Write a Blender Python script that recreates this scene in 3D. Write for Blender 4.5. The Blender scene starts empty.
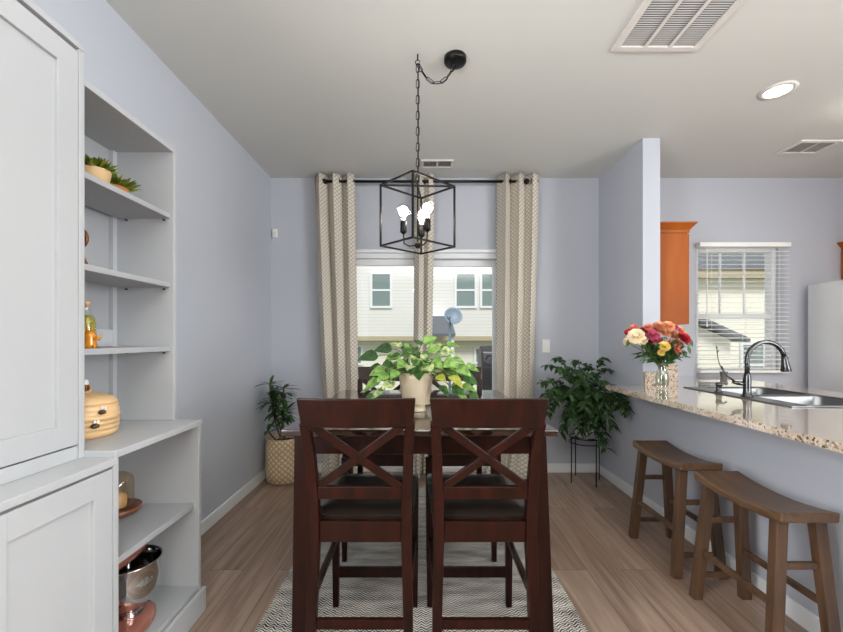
import bpy, bmesh, math, random
from mathutils import Vector, Matrix
random.seed(7)
PI = math.pi
C = bpy.context.scene.collection
V = Vector

# ------------------------------------------------------------------ materials
def lin(c):
    r = []
    for v in c:
        v = v / 255.0
        r.append(v / 12.92 if v <= 0.04045 else ((v + 0.055) / 1.055) ** 2.4)
    return (r[0], r[1], r[2], 1.0)

def mat(name, col, rough=0.5, metal=0.0, spec=0.5, bump=0.0, bscale=60.0, var=0.0, vscale=8.0, emit=None, estr=0.0, coat=0.0, sub=0.0, trans=0.0):
    m = bpy.data.materials.new(name); m.use_nodes = True
    nt = m.node_tree; N = nt.nodes; L = nt.links
    b = N['Principled BSDF']
    b.inputs['Base Color'].default_value = lin(col)
    b.inputs['Roughness'].default_value = rough
    b.inputs['Metallic'].default_value = metal
    b.inputs['Specular IOR Level'].default_value = spec
    b.inputs['Coat Weight'].default_value = coat
    b.inputs['Coat Roughness'].default_value = 0.08
    if trans: b.inputs['Transmission Weight'].default_value = trans
    if emit:
        b.inputs['Emission Color'].default_value = lin(emit); b.inputs['Emission Strength'].default_value = estr
    if bump or var:
        tc = N.new('ShaderNodeTexCoord')
        nz = N.new('ShaderNodeTexNoise'); nz.inputs['Scale'].default_value = vscale; nz.inputs['Detail'].default_value = 5
        L.new(tc.outputs['Object'], nz.inputs['Vector'])
        if var:
            mx = N.new('ShaderNodeMixRGB'); mx.blend_type = 'MIX'
            c = lin(col)
            mx.inputs[1].default_value = tuple(min(1, x * (1 - var)) for x in c[:3]) + (1,)
            mx.inputs[2].default_value = tuple(min(1, x * (1 + var)) for x in c[:3]) + (1,)
            L.new(nz.outputs['Fac'], mx.inputs[0]); L.new(mx.outputs[0], b.inputs['Base Color'])
        if bump:
            n2 = N.new('ShaderNodeTexNoise'); n2.inputs['Scale'].default_value = bscale; n2.inputs['Detail'].default_value = 3
            L.new(tc.outputs['Object'], n2.inputs['Vector'])
            bp = N.new('ShaderNodeBump'); bp.inputs['Strength'].default_value = bump; bp.inputs['Distance'].default_value = 0.004
            L.new(n2.outputs['Fac'], bp.inputs['Height']); L.new(bp.outputs[0], b.inputs['Normal'])
    return m

def ramp(N, stops):
    r = N.new('ShaderNodeValToRGB'); e = r.color_ramp.elements
    e[0].position = stops[0][0]; e[0].color = lin(stops[0][1])
    e[1].position = stops[-1][0]; e[1].color = lin(stops[-1][1])
    for p, c in stops[1:-1]:
        k = e.new(p); k.color = lin(c)
    return r

def wood(name, c0, c1, scale=(30, 30, 2.0), rough=0.4, coat=0.0, c2=None, spec=0.5):
    m = bpy.data.materials.new(name); m.use_nodes = True
    nt = m.node_tree; N = nt.nodes; L = nt.links; b = N['Principled BSDF']
    tc = N.new('ShaderNodeTexCoord'); mp = N.new('ShaderNodeMapping'); mp.inputs['Scale'].default_value = scale
    nz = N.new('ShaderNodeTexNoise'); nz.inputs['Scale'].default_value = 1.0; nz.inputs['Detail'].default_value = 6; nz.inputs['Distortion'].default_value = 0.6
    L.new(tc.outputs['Object'], mp.inputs['Vector']); L.new(mp.outputs[0], nz.inputs['Vector'])
    st = [(0.3, c0), (0.7, c1)] if c2 is None else [(0.25, c0), (0.5, c1), (0.75, c2)]
    r = ramp(N, st); L.new(nz.outputs['Fac'], r.inputs[0]); L.new(r.outputs[0], b.inputs['Base Color'])
    b.inputs['Roughness'].default_value = rough; b.inputs['Coat Weight'].default_value = coat; b.inputs['Coat Roughness'].default_value = 0.12
    b.inputs['Specular IOR Level'].default_value = spec
    bp = N.new('ShaderNodeBump'); bp.inputs['Strength'].default_value = 0.12; bp.inputs['Distance'].default_value = 0.002
    L.new(nz.outputs['Fac'], bp.inputs['Height']); L.new(bp.outputs[0], b.inputs['Normal'])
    return m

def math_node(N, L, op, a, bb=None):
    n = N.new('ShaderNodeMath'); n.operation = op
    for i, v in enumerate((a, bb)):
        if v is None: continue
        if isinstance(v, (int, float)): n.inputs[i].default_value = v
        else: L.new(v, n.inputs[i])
    return n.outputs[0]

def mat_floor():
    m = bpy.data.materials.new('plank_floor'); m.use_nodes = True
    nt = m.node_tree; N = nt.nodes; L = nt.links; b = N['Principled BSDF']
    tc = N.new('ShaderNodeTexCoord'); mp = N.new('ShaderNodeMapping'); mp.inputs['Rotation'].default_value = (0, 0, PI / 2)
    L.new(tc.outputs['Object'], mp.inputs['Vector'])
    br = N.new('ShaderNodeTexBrick'); br.inputs['Scale'].default_value = 1.0
    br.inputs['Brick Width'].default_value = 1.25; br.inputs['Row Height'].default_value = 0.185
    br.inputs['Mortar Size'].default_value = 0.0016; br.inputs['Mortar Smooth'].default_value = 0.2; br.offset = 0.37
    br.inputs['Color1'].default_value = (0, 0, 0, 1); br.inputs['Color2'].default_value = (1, 1, 1, 1); br.inputs['Mortar'].default_value = (0.5, 0.5, 0.5, 1)
    L.new(mp.outputs[0], br.inputs['Vector'])
    mp2 = N.new('ShaderNodeMapping'); mp2.inputs['Scale'].default_value = (26, 1.6, 1)
    L.new(tc.outputs['Object'], mp2.inputs['Vector'])
    nz = N.new('ShaderNodeTexNoise'); nz.inputs['Scale'].default_value = 1; nz.inputs['Detail'].default_value = 7; nz.inputs['Distortion'].default_value = 0.8
    add = N.new('ShaderNodeVectorMath'); add.operation = 'ADD'
    sc = N.new('ShaderNodeVectorMath'); sc.operation = 'SCALE'; sc.inputs['Scale'].default_value = 7.0
    L.new(br.outputs['Color'], sc.inputs[0]); L.new(mp2.outputs[0], add.inputs[0]); L.new(sc.outputs[0], add.inputs[1])
    L.new(add.outputs[0], nz.inputs['Vector'])
    r = ramp(N, [(0.25, (124, 102, 88)), (0.5, (156, 133, 117)), (0.78, (182, 160, 144))])
    L.new(nz.outputs['Fac'], r.inputs[0])
    mx = N.new('ShaderNodeMixRGB'); mx.blend_type = 'MULTIPLY'; mx.inputs[0].default_value = 1.0
    r2 = ramp(N, [(0.0, (222, 216, 212)), (1.0, (255, 255, 255))]); L.new(br.outputs['Color'], r2.inputs[0])
    L.new(r.outputs[0], mx.inputs[1]); L.new(r2.outputs[0], mx.inputs[2])
    mx2 = N.new('ShaderNodeMixRGB'); L.new(br.outputs['Fac'], mx2.inputs[0]); L.new(mx.outputs[0], mx2.inputs[1]); mx2.inputs[2].default_value = lin((80, 64, 54))
    L.new(mx2.outputs[0], b.inputs['Base Color']); b.inputs['Roughness'].default_value = 0.36
    bp = N.new('ShaderNodeBump'); bp.inputs['Strength'].default_value = 0.1; bp.inputs['Distance'].default_value = 0.002
    L.new(nz.outputs['Fac'], bp.inputs['Height']); L.new(bp.outputs[0], b.inputs['Normal'])
    return m

def mat_rug():
    m = bpy.data.materials.new('woven_rug'); m.use_nodes = True
    nt = m.node_tree; N = nt.nodes; L = nt.links; b = N['Principled BSDF']
    tc = N.new('ShaderNodeTexCoord'); sp = N.new('ShaderNodeSeparateXYZ'); L.new(tc.outputs['Object'], sp.inputs[0])
    x = sp.outputs[0]; y = sp.outputs[1]
    zx = math_node(N, L, 'PINGPONG', x, 0.02)
    nz = N.new('ShaderNodeTexNoise'); nz.inputs['Scale'].default_value = 60; L.new(tc.outputs['Object'], nz.inputs['Vector'])
    wob = math_node(N, L, 'MULTIPLY', nz.outputs['Fac'], 0.012)
    yy = math_node(N, L, 'ADD', math_node(N, L, 'ADD', y, math_node(N, L, 'MULTIPLY', zx, 0.9)), wob)
    st = math_node(N, L, 'DIVIDE', math_node(N, L, 'PINGPONG', yy, 0.0075), 0.0075)
    mp = N.new('ShaderNodeMapping'); mp.inputs['Scale'].default_value = (5, 22, 1); L.new(tc.outputs['Object'], mp.inputs['Vector'])
    n2 = N.new('ShaderNodeTexNoise'); n2.inputs['Scale'].default_value = 1; n2.inputs['Detail'].default_value = 4; L.new(mp.outputs[0], n2.inputs['Vector'])
    f = math_node(N, L, 'ADD', st, math_node(N, L, 'MULTIPLY', math_node(N, L, 'SUBTRACT', n2.outputs['Fac'], 0.5), 1.1))
    r = ramp(N, [(0.26, (46, 50, 58)), (0.40, (104, 106, 110)), (0.52, (188, 184, 176)), (0.75, (228, 223, 212))])
    L.new(f, r.inputs[0]); L.new(r.outputs[0], b.inputs['Base Color']); b.inputs['Roughness'].default_value = 0.95
    b.inputs['Specular IOR Level'].default_value = 0.1
    bp = N.new('ShaderNodeBump'); bp.inputs['Strength'].default_value = 0.5; bp.inputs['Distance'].default_value = 0.003
    L.new(st, bp.inputs['Height']); L.new(bp.outputs[0], b.inputs['Normal'])
    return m

def mat_granite():
    m = bpy.data.materials.new('speckled_granite'); m.use_nodes = True
    nt = m.node_tree; N = nt.nodes; L = nt.links; b = N['Principled BSDF']
    tc = N.new('ShaderNodeTexCoord')
    v = N.new('ShaderNodeTexVoronoi'); v.inputs['Scale'].default_value = 130; L.new(tc.outputs['Object'], v.inputs['Vector'])
    sp = N.new('ShaderNodeSeparateColor'); L.new(v.outputs['Color'], sp.inputs[0])
    r = ramp(N, [(0.02, (84, 76, 68)), (0.08, (142, 124, 108)), (0.22, (190, 170, 150)), (0.6, (208, 190, 172)), (0.93, (166, 164, 158))])
    r.color_ramp.interpolation = 'CONSTANT'
    n = N.new('ShaderNodeTexNoise'); n.inputs['Scale'].default_value = 14; n.inputs['Detail'].default_value = 4; L.new(tc.outputs['Object'], n.inputs['Vector'])
    f = math_node(N, L, 'ADD', sp.outputs[0], math_node(N, L, 'MULTIPLY', math_node(N, L, 'SUBTRACT', n.outputs['Fac'], 0.5), 0.5))
    L.new(f, r.inputs[0]); L.new(r.outputs[0], b.inputs['Base Color'])
    b.inputs['Roughness'].default_value = 0.09; b.inputs['Specular IOR Level'].default_value = 0.9
    b.inputs['Coat Weight'].default_value = 1.0; b.inputs['Coat Roughness'].default_value = 0.04
    return m

def mat_curtain():
    m = bpy.data.materials.new('beige_curtain_cloth'); m.use_nodes = True
    nt = m.node_tree; N = nt.nodes; L = nt.links; b = N['Principled BSDF']
    tc = N.new('ShaderNodeTexCoord'); sp = N.new('ShaderNodeSeparateXYZ'); L.new(tc.outputs['UV'], sp.inputs[0])
    u = sp.outputs[0]; w = sp.outputs[1]
    # columns of small interlocking diamonds woven in a darker thread
    pu = math_node(N, L, 'DIVIDE', math_node(N, L, 'PINGPONG', u, 0.022), 0.022)
    pv = math_node(N, L, 'DIVIDE', math_node(N, L, 'PINGPONG', w, 0.018), 0.018)
    d = math_node(N, L, 'ABSOLUTE', math_node(N, L, 'SUBTRACT', math_node(N, L, 'ADD', pu, pv), 1.0))
    nz = N.new('ShaderNodeTexNoise'); nz.inputs['Scale'].default_value = 90; L.new(tc.outputs['UV'], nz.inputs['Vector'])
    f = math_node(N, L, 'ADD', d, math_node(N, L, 'MULTIPLY', math_node(N, L, 'SUBTRACT', nz.outputs['Fac'], 0.5), 0.6))
    r = ramp(N, [(0.06, (180, 168, 152)), (0.36, (226, 220, 208))]); L.new(f, r.inputs[0])
    L.new(r.outputs[0], b.inputs['Base Color']); b.inputs['Roughness'].default_value = 0.9; b.inputs['Specular IOR Level'].default_value = 0.15
    tl = N.new('ShaderNodeBsdfTranslucent'); L.new(r.outputs[0], tl.inputs['Color'])
    ms = N.new('ShaderNodeMixShader'); ms.inputs[0].default_value = 0.18
    out = N['Material Output']; L.new(b.outputs[0], ms.inputs[1]); L.new(tl.outputs[0], ms.inputs[2]); L.new(ms.outputs[0], out.inputs[0])
    return m

def mat_pane(name='window_glass', tint=(1, 1, 1, 1), base=0.03):
    m = bpy.data.materials.new(name); m.use_nodes = True
    nt = m.node_tree; N = nt.nodes; L = nt.links; N.remove(N['Principled BSDF']); out = N['Material Output']
    t = N.new('ShaderNodeBsdfTransparent'); t.inputs[0].default_value = tint
    g = N.new('ShaderNodeBsdfGlossy'); g.inputs['Roughness'].default_value = 0.02
    lw = N.new('ShaderNodeLayerWeight'); lw.inputs[0].default_value = 0.12
    f = math_node(N, L, 'ADD', math_node(N, L, 'MULTIPLY', lw.outputs['Facing'], 0.5), base)
    ms = N.new('ShaderNodeMixShader'); L.new(f, ms.inputs[0]); L.new(t.outputs[0], ms.inputs[1]); L.new(g.outputs[0], ms.inputs[2]); L.new(ms.outputs[0], out.inputs[0])
    return m

def mat_siding(name, col, pitch=0.14):
    m = bpy.data.materials.new(name); m.use_nodes = True
    nt = m.node_tree; N = nt.nodes; L = nt.links; b = N['Principled BSDF']
    tc = N.new('ShaderNodeTexCoord'); sp = N.new('ShaderNodeSeparateXYZ'); L.new(tc.outputs['Object'], sp.inputs[0])
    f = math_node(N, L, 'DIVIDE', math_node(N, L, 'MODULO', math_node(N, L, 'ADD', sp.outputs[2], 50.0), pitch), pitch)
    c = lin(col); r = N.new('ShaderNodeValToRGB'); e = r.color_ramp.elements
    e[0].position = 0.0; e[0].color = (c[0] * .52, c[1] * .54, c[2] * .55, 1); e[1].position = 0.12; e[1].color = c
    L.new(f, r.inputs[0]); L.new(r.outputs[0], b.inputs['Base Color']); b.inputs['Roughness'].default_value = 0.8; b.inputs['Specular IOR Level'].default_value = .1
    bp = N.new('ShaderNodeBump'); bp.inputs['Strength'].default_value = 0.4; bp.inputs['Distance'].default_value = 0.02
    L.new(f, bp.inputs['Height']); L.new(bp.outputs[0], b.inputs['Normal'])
    return m

def mat_steel(name, col=(190, 190, 190), rough=0.22, stretch=(2, 2, 200)):
    m = bpy.data.materials.new(name); m.use_nodes = True
    nt = m.node_tree; N = nt.nodes; L = nt.links; b = N['Principled BSDF']
    tc = N.new('ShaderNodeTexCoord'); mp = N.new('ShaderNodeMapping'); mp.inputs['Scale'].default_value = stretch
    nz = N.new('ShaderNodeTexNoise'); nz.inputs['Scale'].default_value = 1.0; nz.inputs['Detail'].default_value = 3
    L.new(tc.outputs['Object'], mp.inputs[0]); L.new(mp.outputs[0], nz.inputs['Vector'])
    b.inputs['Base Color'].default_value = lin(col); b.inputs['Metallic'].default_value = 1.0
    L.new(math_node(N, L, 'ADD', math_node(N, L, 'MULTIPLY', nz.outputs['Fac'], 0.16), rough - 0.08), b.inputs['Roughness'])
    return m

M = {}
M['wall'] = mat('blue_grey_wall_paint', (183, 187, 196), 0.75, bump=0.08, bscale=140)
M['ceiling'] = mat('ceiling_paint', (208, 209, 205), 0.9, bump=0.1, bscale=120)
M['rear'] = mat('dark_low_bounce_wall', (104, 98, 92), 0.8)  # kept dark so the unseen rear wall bounces less light
M['trim'] = mat('white_trim_paint', (226, 228, 230), 0.4)
M['floor'] = mat_floor(); M['rug'] = mat_rug(); M['granite'] = mat_granite(); M['honed'] = M['granite'].copy(); M['honed'].name = 'honed_granite'; _b = M['honed'].node_tree.nodes['Principled BSDF']; _b.inputs['Coat Weight'].default_value = 0; _b.inputs['Roughness'].default_value = .5; _b.inputs['Specular IOR Level'].default_value = .3; M['curtain'] = mat_curtain()
M['pane'] = mat_pane()
M['cab'] = mat('white_cabinet_lacquer', (180, 182, 185), 0.45, spec=0.4)
M['cabin'] = mat('white_shelf_board', (166, 168, 171), 0.5, spec=0.4)
M['dark'] = wood('espresso_wood', (18, 5, 2), (42, 13, 6), (26, 26, 2.2), 0.34, 0.0, spec=0.2)
M['tabletop'] = wood('espresso_tabletop', (30, 15, 11), (46, 24, 17), (26, 2.2, 26), 0.10, 0.6)
M['leather'] = mat('dark_brown_leather', (34, 27, 23), 0.26, bump=0.15, bscale=220, coat=0.15)
M['stool'] = wood('walnut_stool_wood', (72, 52, 36), (106, 78, 54), (34, 3.0, 34), 0.42, 0.1)
M['stoolleg'] = wood('walnut_leg_wood', (62, 43, 29), (94, 68, 47), (34, 34, 3.0), 0.45, 0.1)
M['black'] = mat('black_metal', (26, 25, 26), 0.35, metal=0.6)
M['orange'] = wood('orange_maple', (142, 70, 14), (166, 88, 24), (5, 5, 1.2), 0.5, 0.0, spec=0.2)
M['steel'] = mat_steel('brushed_stainless', (132, 134, 136), .34)
M['fridge'] = mat_steel('fridge_stainless', (236, 237, 238), 0.5, (3, 3, 60))
M['chrome'] = mat('polished_steel', (205, 205, 205), 0.08, metal=1.0)
M['nickel'] = mat('brushed_nickel', (84, 84, 86), 0.24, metal=1.0)
M['white_plastic'] = mat('white_plastic', (232, 232, 228), 0.4)
M['vent_dark'] = mat('vent_dark_gap', (104, 103, 102), 0.8)
M['vent_grey'] = mat('vent_louvre_grey', (168, 166, 163), 0.5)
M['vent_white'] = mat('vent_white_enamel', (214, 211, 206), 0.5)
M['blind'] = mat('white_blind_slat', (240, 240, 236), 0.5)
M['soil'] = mat('dark_soil', (48, 36, 28), 0.95, bump=0.8, bscale=200)

# ------------------------------------------------------------------ mesh helpers
class MB:
    def __init__(s): s.bm = bmesh.new(); s.mi = 0; s.uv = None
    def face(s, vs):
        try:
            f = s.bm.faces.new(vs); f.material_index = s.mi; return f
        except ValueError: return None
    def box(s, x0, x1, y0, y1, z0, z1):
        v = [s.bm.verts.new((x, y, z)) for z in (z0, z1) for y in (y0, y1) for x in (x0, x1)]
        for q in ((0, 2, 3, 1), (4, 5, 7, 6), (0, 1, 5, 4), (2, 6, 7, 3), (0, 4, 6, 2), (1, 3, 7, 5)):
            s.face([v[i] for i in q])
        return s
    def beam(s, pts, w, d, ref=(0, 1, 0), wd=None):
        """rectangular bar swept along pts; w across ref-normal, d along ref. wd: list of (w,d) per point"""
        pts = [V(p) for p in pts]; rings = []
        for i, p in enumerate(pts):
            t = (pts[min(i + 1, len(pts) - 1)] - pts[max(i - 1, 0)]).normalized()
            a = t.cross(V(ref)).normalized(); bb = a.cross(t).normalized()
            ww, dd = wd[i] if wd else (w, d)
            rings.append([s.bm.verts.new(p + a * sx * ww / 2 + bb * sy * dd / 2) for sx, sy in ((-1, -1), (1, -1), (1, 1), (-1, 1))])
        for r0, r1 in zip(rings, rings[1:]):
            for k in range(4): s.face([r0[k], r0[(k + 1) % 4], r1[(k + 1) % 4], r1[k]])
        s.face(rings[0][::-1]); s.face(rings[-1]); return s
    def tube(s, pts, r, seg=10, closed=False):
        pts = [V(p) for p in pts]; n = len(pts); rings = []; prev = None
        for i, p in enumerate(pts):
            if closed: t = (pts[(i + 1) % n] - pts[i - 1]).normalized()
            else: t = (pts[min(i + 1, n - 1)] - pts[max(i - 1, 0)]).normalized()
            if prev is None:
                u = t.orthogonal().normalized()
            else:
                u = prev - t * prev.dot(t)
                u = u.normalized() if u.length > 1e-6 else t.orthogonal().normalized()
            prev = u; w = t.cross(u)
            rr = r[i] if isinstance(r, (list, tuple)) else r
            rings.append([s.bm.verts.new(p + (u * math.cos(2 * PI * k / seg) + w * math.sin(2 * PI * k / seg)) * rr) for k in range(seg)])
        m = n if closed else n - 1
        for i in range(m):
            a, bq = rings[i], rings[(i + 1) % n]
            for k in range(seg): s.face([a[k], a[(k + 1) % seg], bq[(k + 1) % seg], bq[k]])
        if not closed: s.face(rings[0][::-1]); s.face(rings[-1])
        return s
    def lathe(s, prof, c=(0, 0, 0), seg=32, axis=None, cap=True):
        c = V(c); rot = Matrix.Identity(3)
        if axis is not None: rot = V((0, 0, 1)).rotation_difference(V(axis).normalized()).to_matrix()
        rings = []
        for r, z in prof:
            rings.append([s.bm.verts.new(c + rot @ V((r * math.cos(2 * PI * k / seg), r * math.sin(2 * PI * k / seg), z))) for k in range(seg)] if r > 1e-5 else [s.bm.verts.new(c + rot @ V((0, 0, z)))])
        for a, bq in zip(rings, rings[1:]):
            for k in range(seg):
                k2 = (k + 1) % seg
                if len(a) == 1 and len(bq) == 1: break
                if len(a) == 1: s.face([a[0], bq[k2], bq[k]][::-1])
                elif len(bq) == 1: s.face([a[k], a[k2], bq[0]])
                else: s.face([a[k], a[k2], bq[k2], bq[k]])
        if cap:
            if len(rings[0]) > 1: s.face(rings[0][::-1])
            if len(rings[-1]) > 1: s.face(rings[-1])
        return s
    def ball(s, c, r, seg=16, rings=10, sc=(1, 1, 1)):
        pr = [(r * math.sin(PI * i / rings), -r * math.cos(PI * i / rings)) for i in range(rings + 1)]
        pr[0] = (0, -r); pr[-1] = (0, r)
        n0 = len(s.bm.verts); s.lathe(pr, (0, 0, 0), seg, cap=False); s.bm.verts.ensure_lookup_table()
        for v in s.bm.verts[n0:]: v.co = V(c) + V((v.co.x * sc[0], v.co.y * sc[1], v.co.z * sc[2]))
        return s
    def prism(s, poly, a0, a1, axis='x'):
        """poly: 2D outline; extruded along axis"""
        def P(u, w, a): return {'x': (a, u, w), 'y': (u, a, w), 'z': (u, w, a)}[axis]
        A = [s.bm.verts.new(P(u, w, a0)) for u, w in poly]; B = [s.bm.verts.new(P(u, w, a1)) for u, w in poly]
        n = len(poly)
        for k in range(n): s.face([A[k], A[(k + 1) % n], B[(k + 1) % n], B[k]])
        s.face(A[::-1]); s.face(B); return s
    def build(s, name, m, parent=None, smooth=False, bevel=0.0, label=None, seg=2):
        bmesh.ops.recalc_face_normals(s.bm, faces=s.bm.faces)
        me = bpy.data.meshes.new(name)
        if parent is not None and not parent.get('_local'):
            off = parent['_wl']; off = V(off)
        elif parent is None and len(s.bm.verts):
            xs = [v.co.x for v in s.bm.verts]; ys = [v.co.y for v in s.bm.verts]; zs = [v.co.z for v in s.bm.verts]
            off = V(((min(xs) + max(xs)) / 2, (min(ys) + max(ys)) / 2, min(zs)))
        else: off = V((0, 0, 0))
        for v in s.bm.verts: v.co -= off
        s.bm.to_mesh(me); s.bm.free()
        for x in (m if isinstance(m, (list, tuple)) else [m]): me.materials.append(M[x] if isinstance(x, str) else x)
        if smooth:
            for p in me.polygons: p.use_smooth = True
        o = bpy.data.objects.new(name, me); C.objects.link(o)
        if parent is None: o.location = off; o['_wl'] = tuple(off)
        else: o.parent = parent; o['_wl'] = parent['_wl']
        if parent is not None and parent.get('_local'): o['_local'] = 1
        if bevel:
            bv = o.modifiers.new('bevel', 'BEVEL'); bv.width = bevel; bv.segments = seg; bv.limit_method = 'ANGLE'; bv.angle_limit = math.radians(40)
        if smooth and bevel == 0:
            try: me.shade_auto_smooth = None
            except Exception: pass
        if label: o['label'] = label
        return o

def smooth_by_angle(o, deg=40):
    me = o.data; bm = bmesh.new(); bm.from_mesh(me)
    for e in bm.edges:
        if len(e.link_faces) == 2 and e.calc_face_angle(0) > math.radians(deg): e.smooth = False
    for f in bm.faces: f.smooth = True
    bm.to_mesh(me); bm.free()

def tag(o, label, cat, group=None, kind=None):
    o['label'] = label; o['category'] = cat
    if group: o['group'] = group
    if kind: o['kind'] = kind
    return o
def thing(name, label, cat, loc=(0, 0, 0), group=None, local=False):
    o = bpy.data.objects.new(name, None); C.objects.link(o); o.empty_display_size = 0.05
    o.location = loc; o['_wl'] = tuple(loc)
    if local: o['_local'] = 1
    return tag(o, label, cat, group)
def struct(o):
    o['kind'] = 'structure'; return o
def dup(root, loc, rotz, label, scale=None):
    r = root.copy(); C.objects.link(r); r.location = loc; r.rotation_euler = (0, 0, rotz); r['label'] = label
    if scale: r.scale = scale
    for ch in list(root.children):
        c = ch.copy(); C.objects.link(c); c.parent = r
        for g in ch.children:
            d = g.copy(); C.objects.link(d); d.parent = c
    return r

# ------------------------------------------------------------------ camera: px = 421.5+400 X/Y ; py = 339-400 (Z-H)/Y
H = 1.245; HY = 339.0; F = 400.0
cam_d = bpy.data.cameras.new('camera'); cam = bpy.data.objects.new('camera', cam_d); C.objects.link(cam)
cam.location = (0, 0, H); cam.rotation_euler = (PI / 2, 0, 0)
cam_d.sensor_width = 36; cam_d.lens = F / 843 * 36; cam_d.shift_y = (HY - 316) / 843; cam_d.clip_start = 0.05; cam_d.clip_end = 200
bpy.context.scene.camera = cam
def P(px, py, Y): return V(((px - 421.5) * Y / F, Y, H - (py - HY) * Y / F))

# ------------------------------------------------------------------ room shell
YB = 3.74; XL = -1.405; XS = 1.66; XS2 = 1.79; XR = 4.3; ZC = 2.75; YN = -3.0
struct(MB().box(XL - .15, XR + .15, YN, YB + .15, -0.1, 0).build('floor', 'floor'))
struct(MB().box(XL - .15, XR + .15, YN, YB + .15, ZC, ZC + 0.12).build('ceiling', 'ceiling'))
struct(MB().box(XL - .15, XL, YN, YB + .15, 0, ZC).build('wall_left', 'wall'))
struct(MB().box(XL - .15, XR + .15, YN - .15, YN, 0, ZC).build('wall_rear_added', 'rear'))  # unseen wall, added to shut out sky fill from behind
struct(MB().box(XR, XR + .15, YN, YB + .15, 0, ZC).build('wall_right', 'wall'))
DX0, DX1, DZ = -0.735, 0.79, 2.05
w = MB(); w.box(XL, DX0, YB, YB + .15, 0, ZC); w.box(DX1, XS2 - .06, YB, YB + .15, 0, ZC); w.box(DX0, DX1, YB, YB + .15, DZ, ZC)
struct(w.build('wall_back', 'wall'))
WX0, WX1, WZ0, WZ1 = 2.57, 3.34, 0.925, 2.105
w = MB(); w.box(XS2 - .06, WX0, YB, YB + .15, 0, ZC); w.box(WX1, XR, YB, YB + .15, 0, ZC); w.box(WX0, WX1, YB, YB + .15, 0, WZ0); w.box(WX0, WX1, YB, YB + .15, WZ1, ZC)
struct(w.build('wall_kitchen', 'wall'))
struct(MB().box(XS, XS2, 3.0, YB, 0, ZC).build('wall_partition', 'wall'))
struct(MB().box(XS, XS2, 0.3, 3.0, 0, 0.868).build('wall_peninsula', 'wall'))

def baseboard(name, pts):
    b = MB()
    for (x0, x1, y0, y1) in pts:
        b.box(x0, x1, y0, y1, 0, 0.085)
        xs, ys = (x1 - x0), (y1 - y0)
    o = struct(b.build(name, 'trim', bevel=0.004)); return o
baseboard('baseboard_left', [(XL, XL + .015, 1.84, YB)])
baseboard('baseboard_back', [(XL + .016, DX0 - .031, YB - .015, YB), (DX1 + .031, XS - .016, YB - .015, YB)])
baseboard('baseboard_right', [(XS - .015, XS, 0.3, YB)])

# sliding patio door
d = MB()
d.box(DX0, DX0 + .045, YB + .01, YB + .13, 0, DZ); d.box(DX1 - .045, DX1, YB + .01, YB + .13, 0, DZ); d.box(DX0 + .045, DX1 - .045, YB + .01, YB + .13, DZ - .05, DZ); d.box(DX0 + .045, DX1 - .045, YB + .01, YB + .13, 0, .035)
door = struct(d.build('door_1', 'trim', bevel=0.003))
mid = (DX0 + DX1) / 2
for (x0, x1, y0) in ((DX0 + .046, mid + .04, YB + .03), (mid - .04, DX1 - .046, YB + .075)):
    s = MB(); t = .065
    s.box(x0, x0 + t, y0, y0 + .035, .036, DZ - .052); s.box(x1 - t, x1, y0, y0 + .035, .036, DZ - .052)
    s.box(x0 + t, x1 - t, y0, y0 + .035, DZ - .052 - .06, DZ - .052); s.box(x0 + t, x1 - t, y0, y0 + .035, .036, .12)
    so = s.build('door_panel', 'trim', door, bevel=0.003)
    MB().box(x0 + t, x1 - t, y0 + .014, y0 + .02, .12, DZ - .112).build('glass_pane', 'pane', so)
# door casing
c = MB(); c.box(DX0 - .03, DX0, YB - .014, YB, 0, DZ + .03); c.box(DX1, DX1 + .03, YB - .014, YB, 0, DZ + .03); c.box(DX0, DX1, YB - .014, YB, DZ, DZ + .03)
struct(c.build('trim_1', 'trim', bevel=0.003))

# kitchen window
d = MB(); t = .04
d.box(WX0, WX0 + t, YB + .03, YB + .11, WZ0, WZ1); d.box(WX1 - t, WX1, YB + .03, YB + .11, WZ0, WZ1)
d.box(WX0 + t, WX1 - t, YB + .03, YB + .11, WZ1 - t, WZ1); d.box(WX0 + t, WX1 - t, YB + .03, YB + .11, WZ0, WZ0 + t)
win = struct(d.build('window_1', 'trim', bevel=0.003))
zm = 1.46
s = MB(); s.box(WX0 + t, WX1 - t, YB + .04, YB + .09, zm - .025, zm + .025)
for q in (1 / 3, 2 / 3):
    x = WX0 + t + q * (WX1 - WX0 - 2 * t); s.box(x - .008, x + .008, YB + .06, YB + .075, zm + .025, WZ1 - t)
s.build('sash_bars', 'trim', win)
MB().box(WX0 + t, WX1 - t, YB + .066, YB + .07, WZ0 + t, WZ1 - t).build('glass_pane', 'pane', win)
MB().box(WX0 - .0, WX1 + .0, YB + .0, YB + .03, WZ0, WZ0 + .015).build('window_sill', 'trim', win)

# blinds
bl = thing('window_blind', 'white horizontal slatted blind over the kitchen window', 'blind', ((WX0 + WX1) / 2, YB - .03, WZ0 + .02))
MB().box(WX0 - .01, WX1 + .06, YB - .065, YB - .005, WZ1 - .01, WZ1 + .03).build('headrail', 'blind', bl, bevel=.003)
s = MB(); n = 28
for i in range(n):
    z = WZ0 + .05 + i * (WZ1 - .05 - WZ0 - .05) / (n - 1)
    a = 0.12
    s.beam([(WX0, YB - .035, z), (WX1 + .05, YB - .035, z)], .0028, .048, ref=(0, math.cos(a), math.sin(a)))
s.build('slats', 'blind', bl)
s = MB(); s.box(WX0, WX1 + .05, YB - .058, YB - .012, WZ0 + .008, WZ0 + .03); s.build('bottom_rail', 'blind', bl, bevel=.003)
s = MB()
for x in (WX0 + .1, (WX0 + WX1) / 2, WX1 - .05): s.tube([(x, YB - .061, WZ0 + .02), (x, YB - .061, WZ1)], .0012, 5)
s.build('ladder_cord', 'blind', bl)
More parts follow.
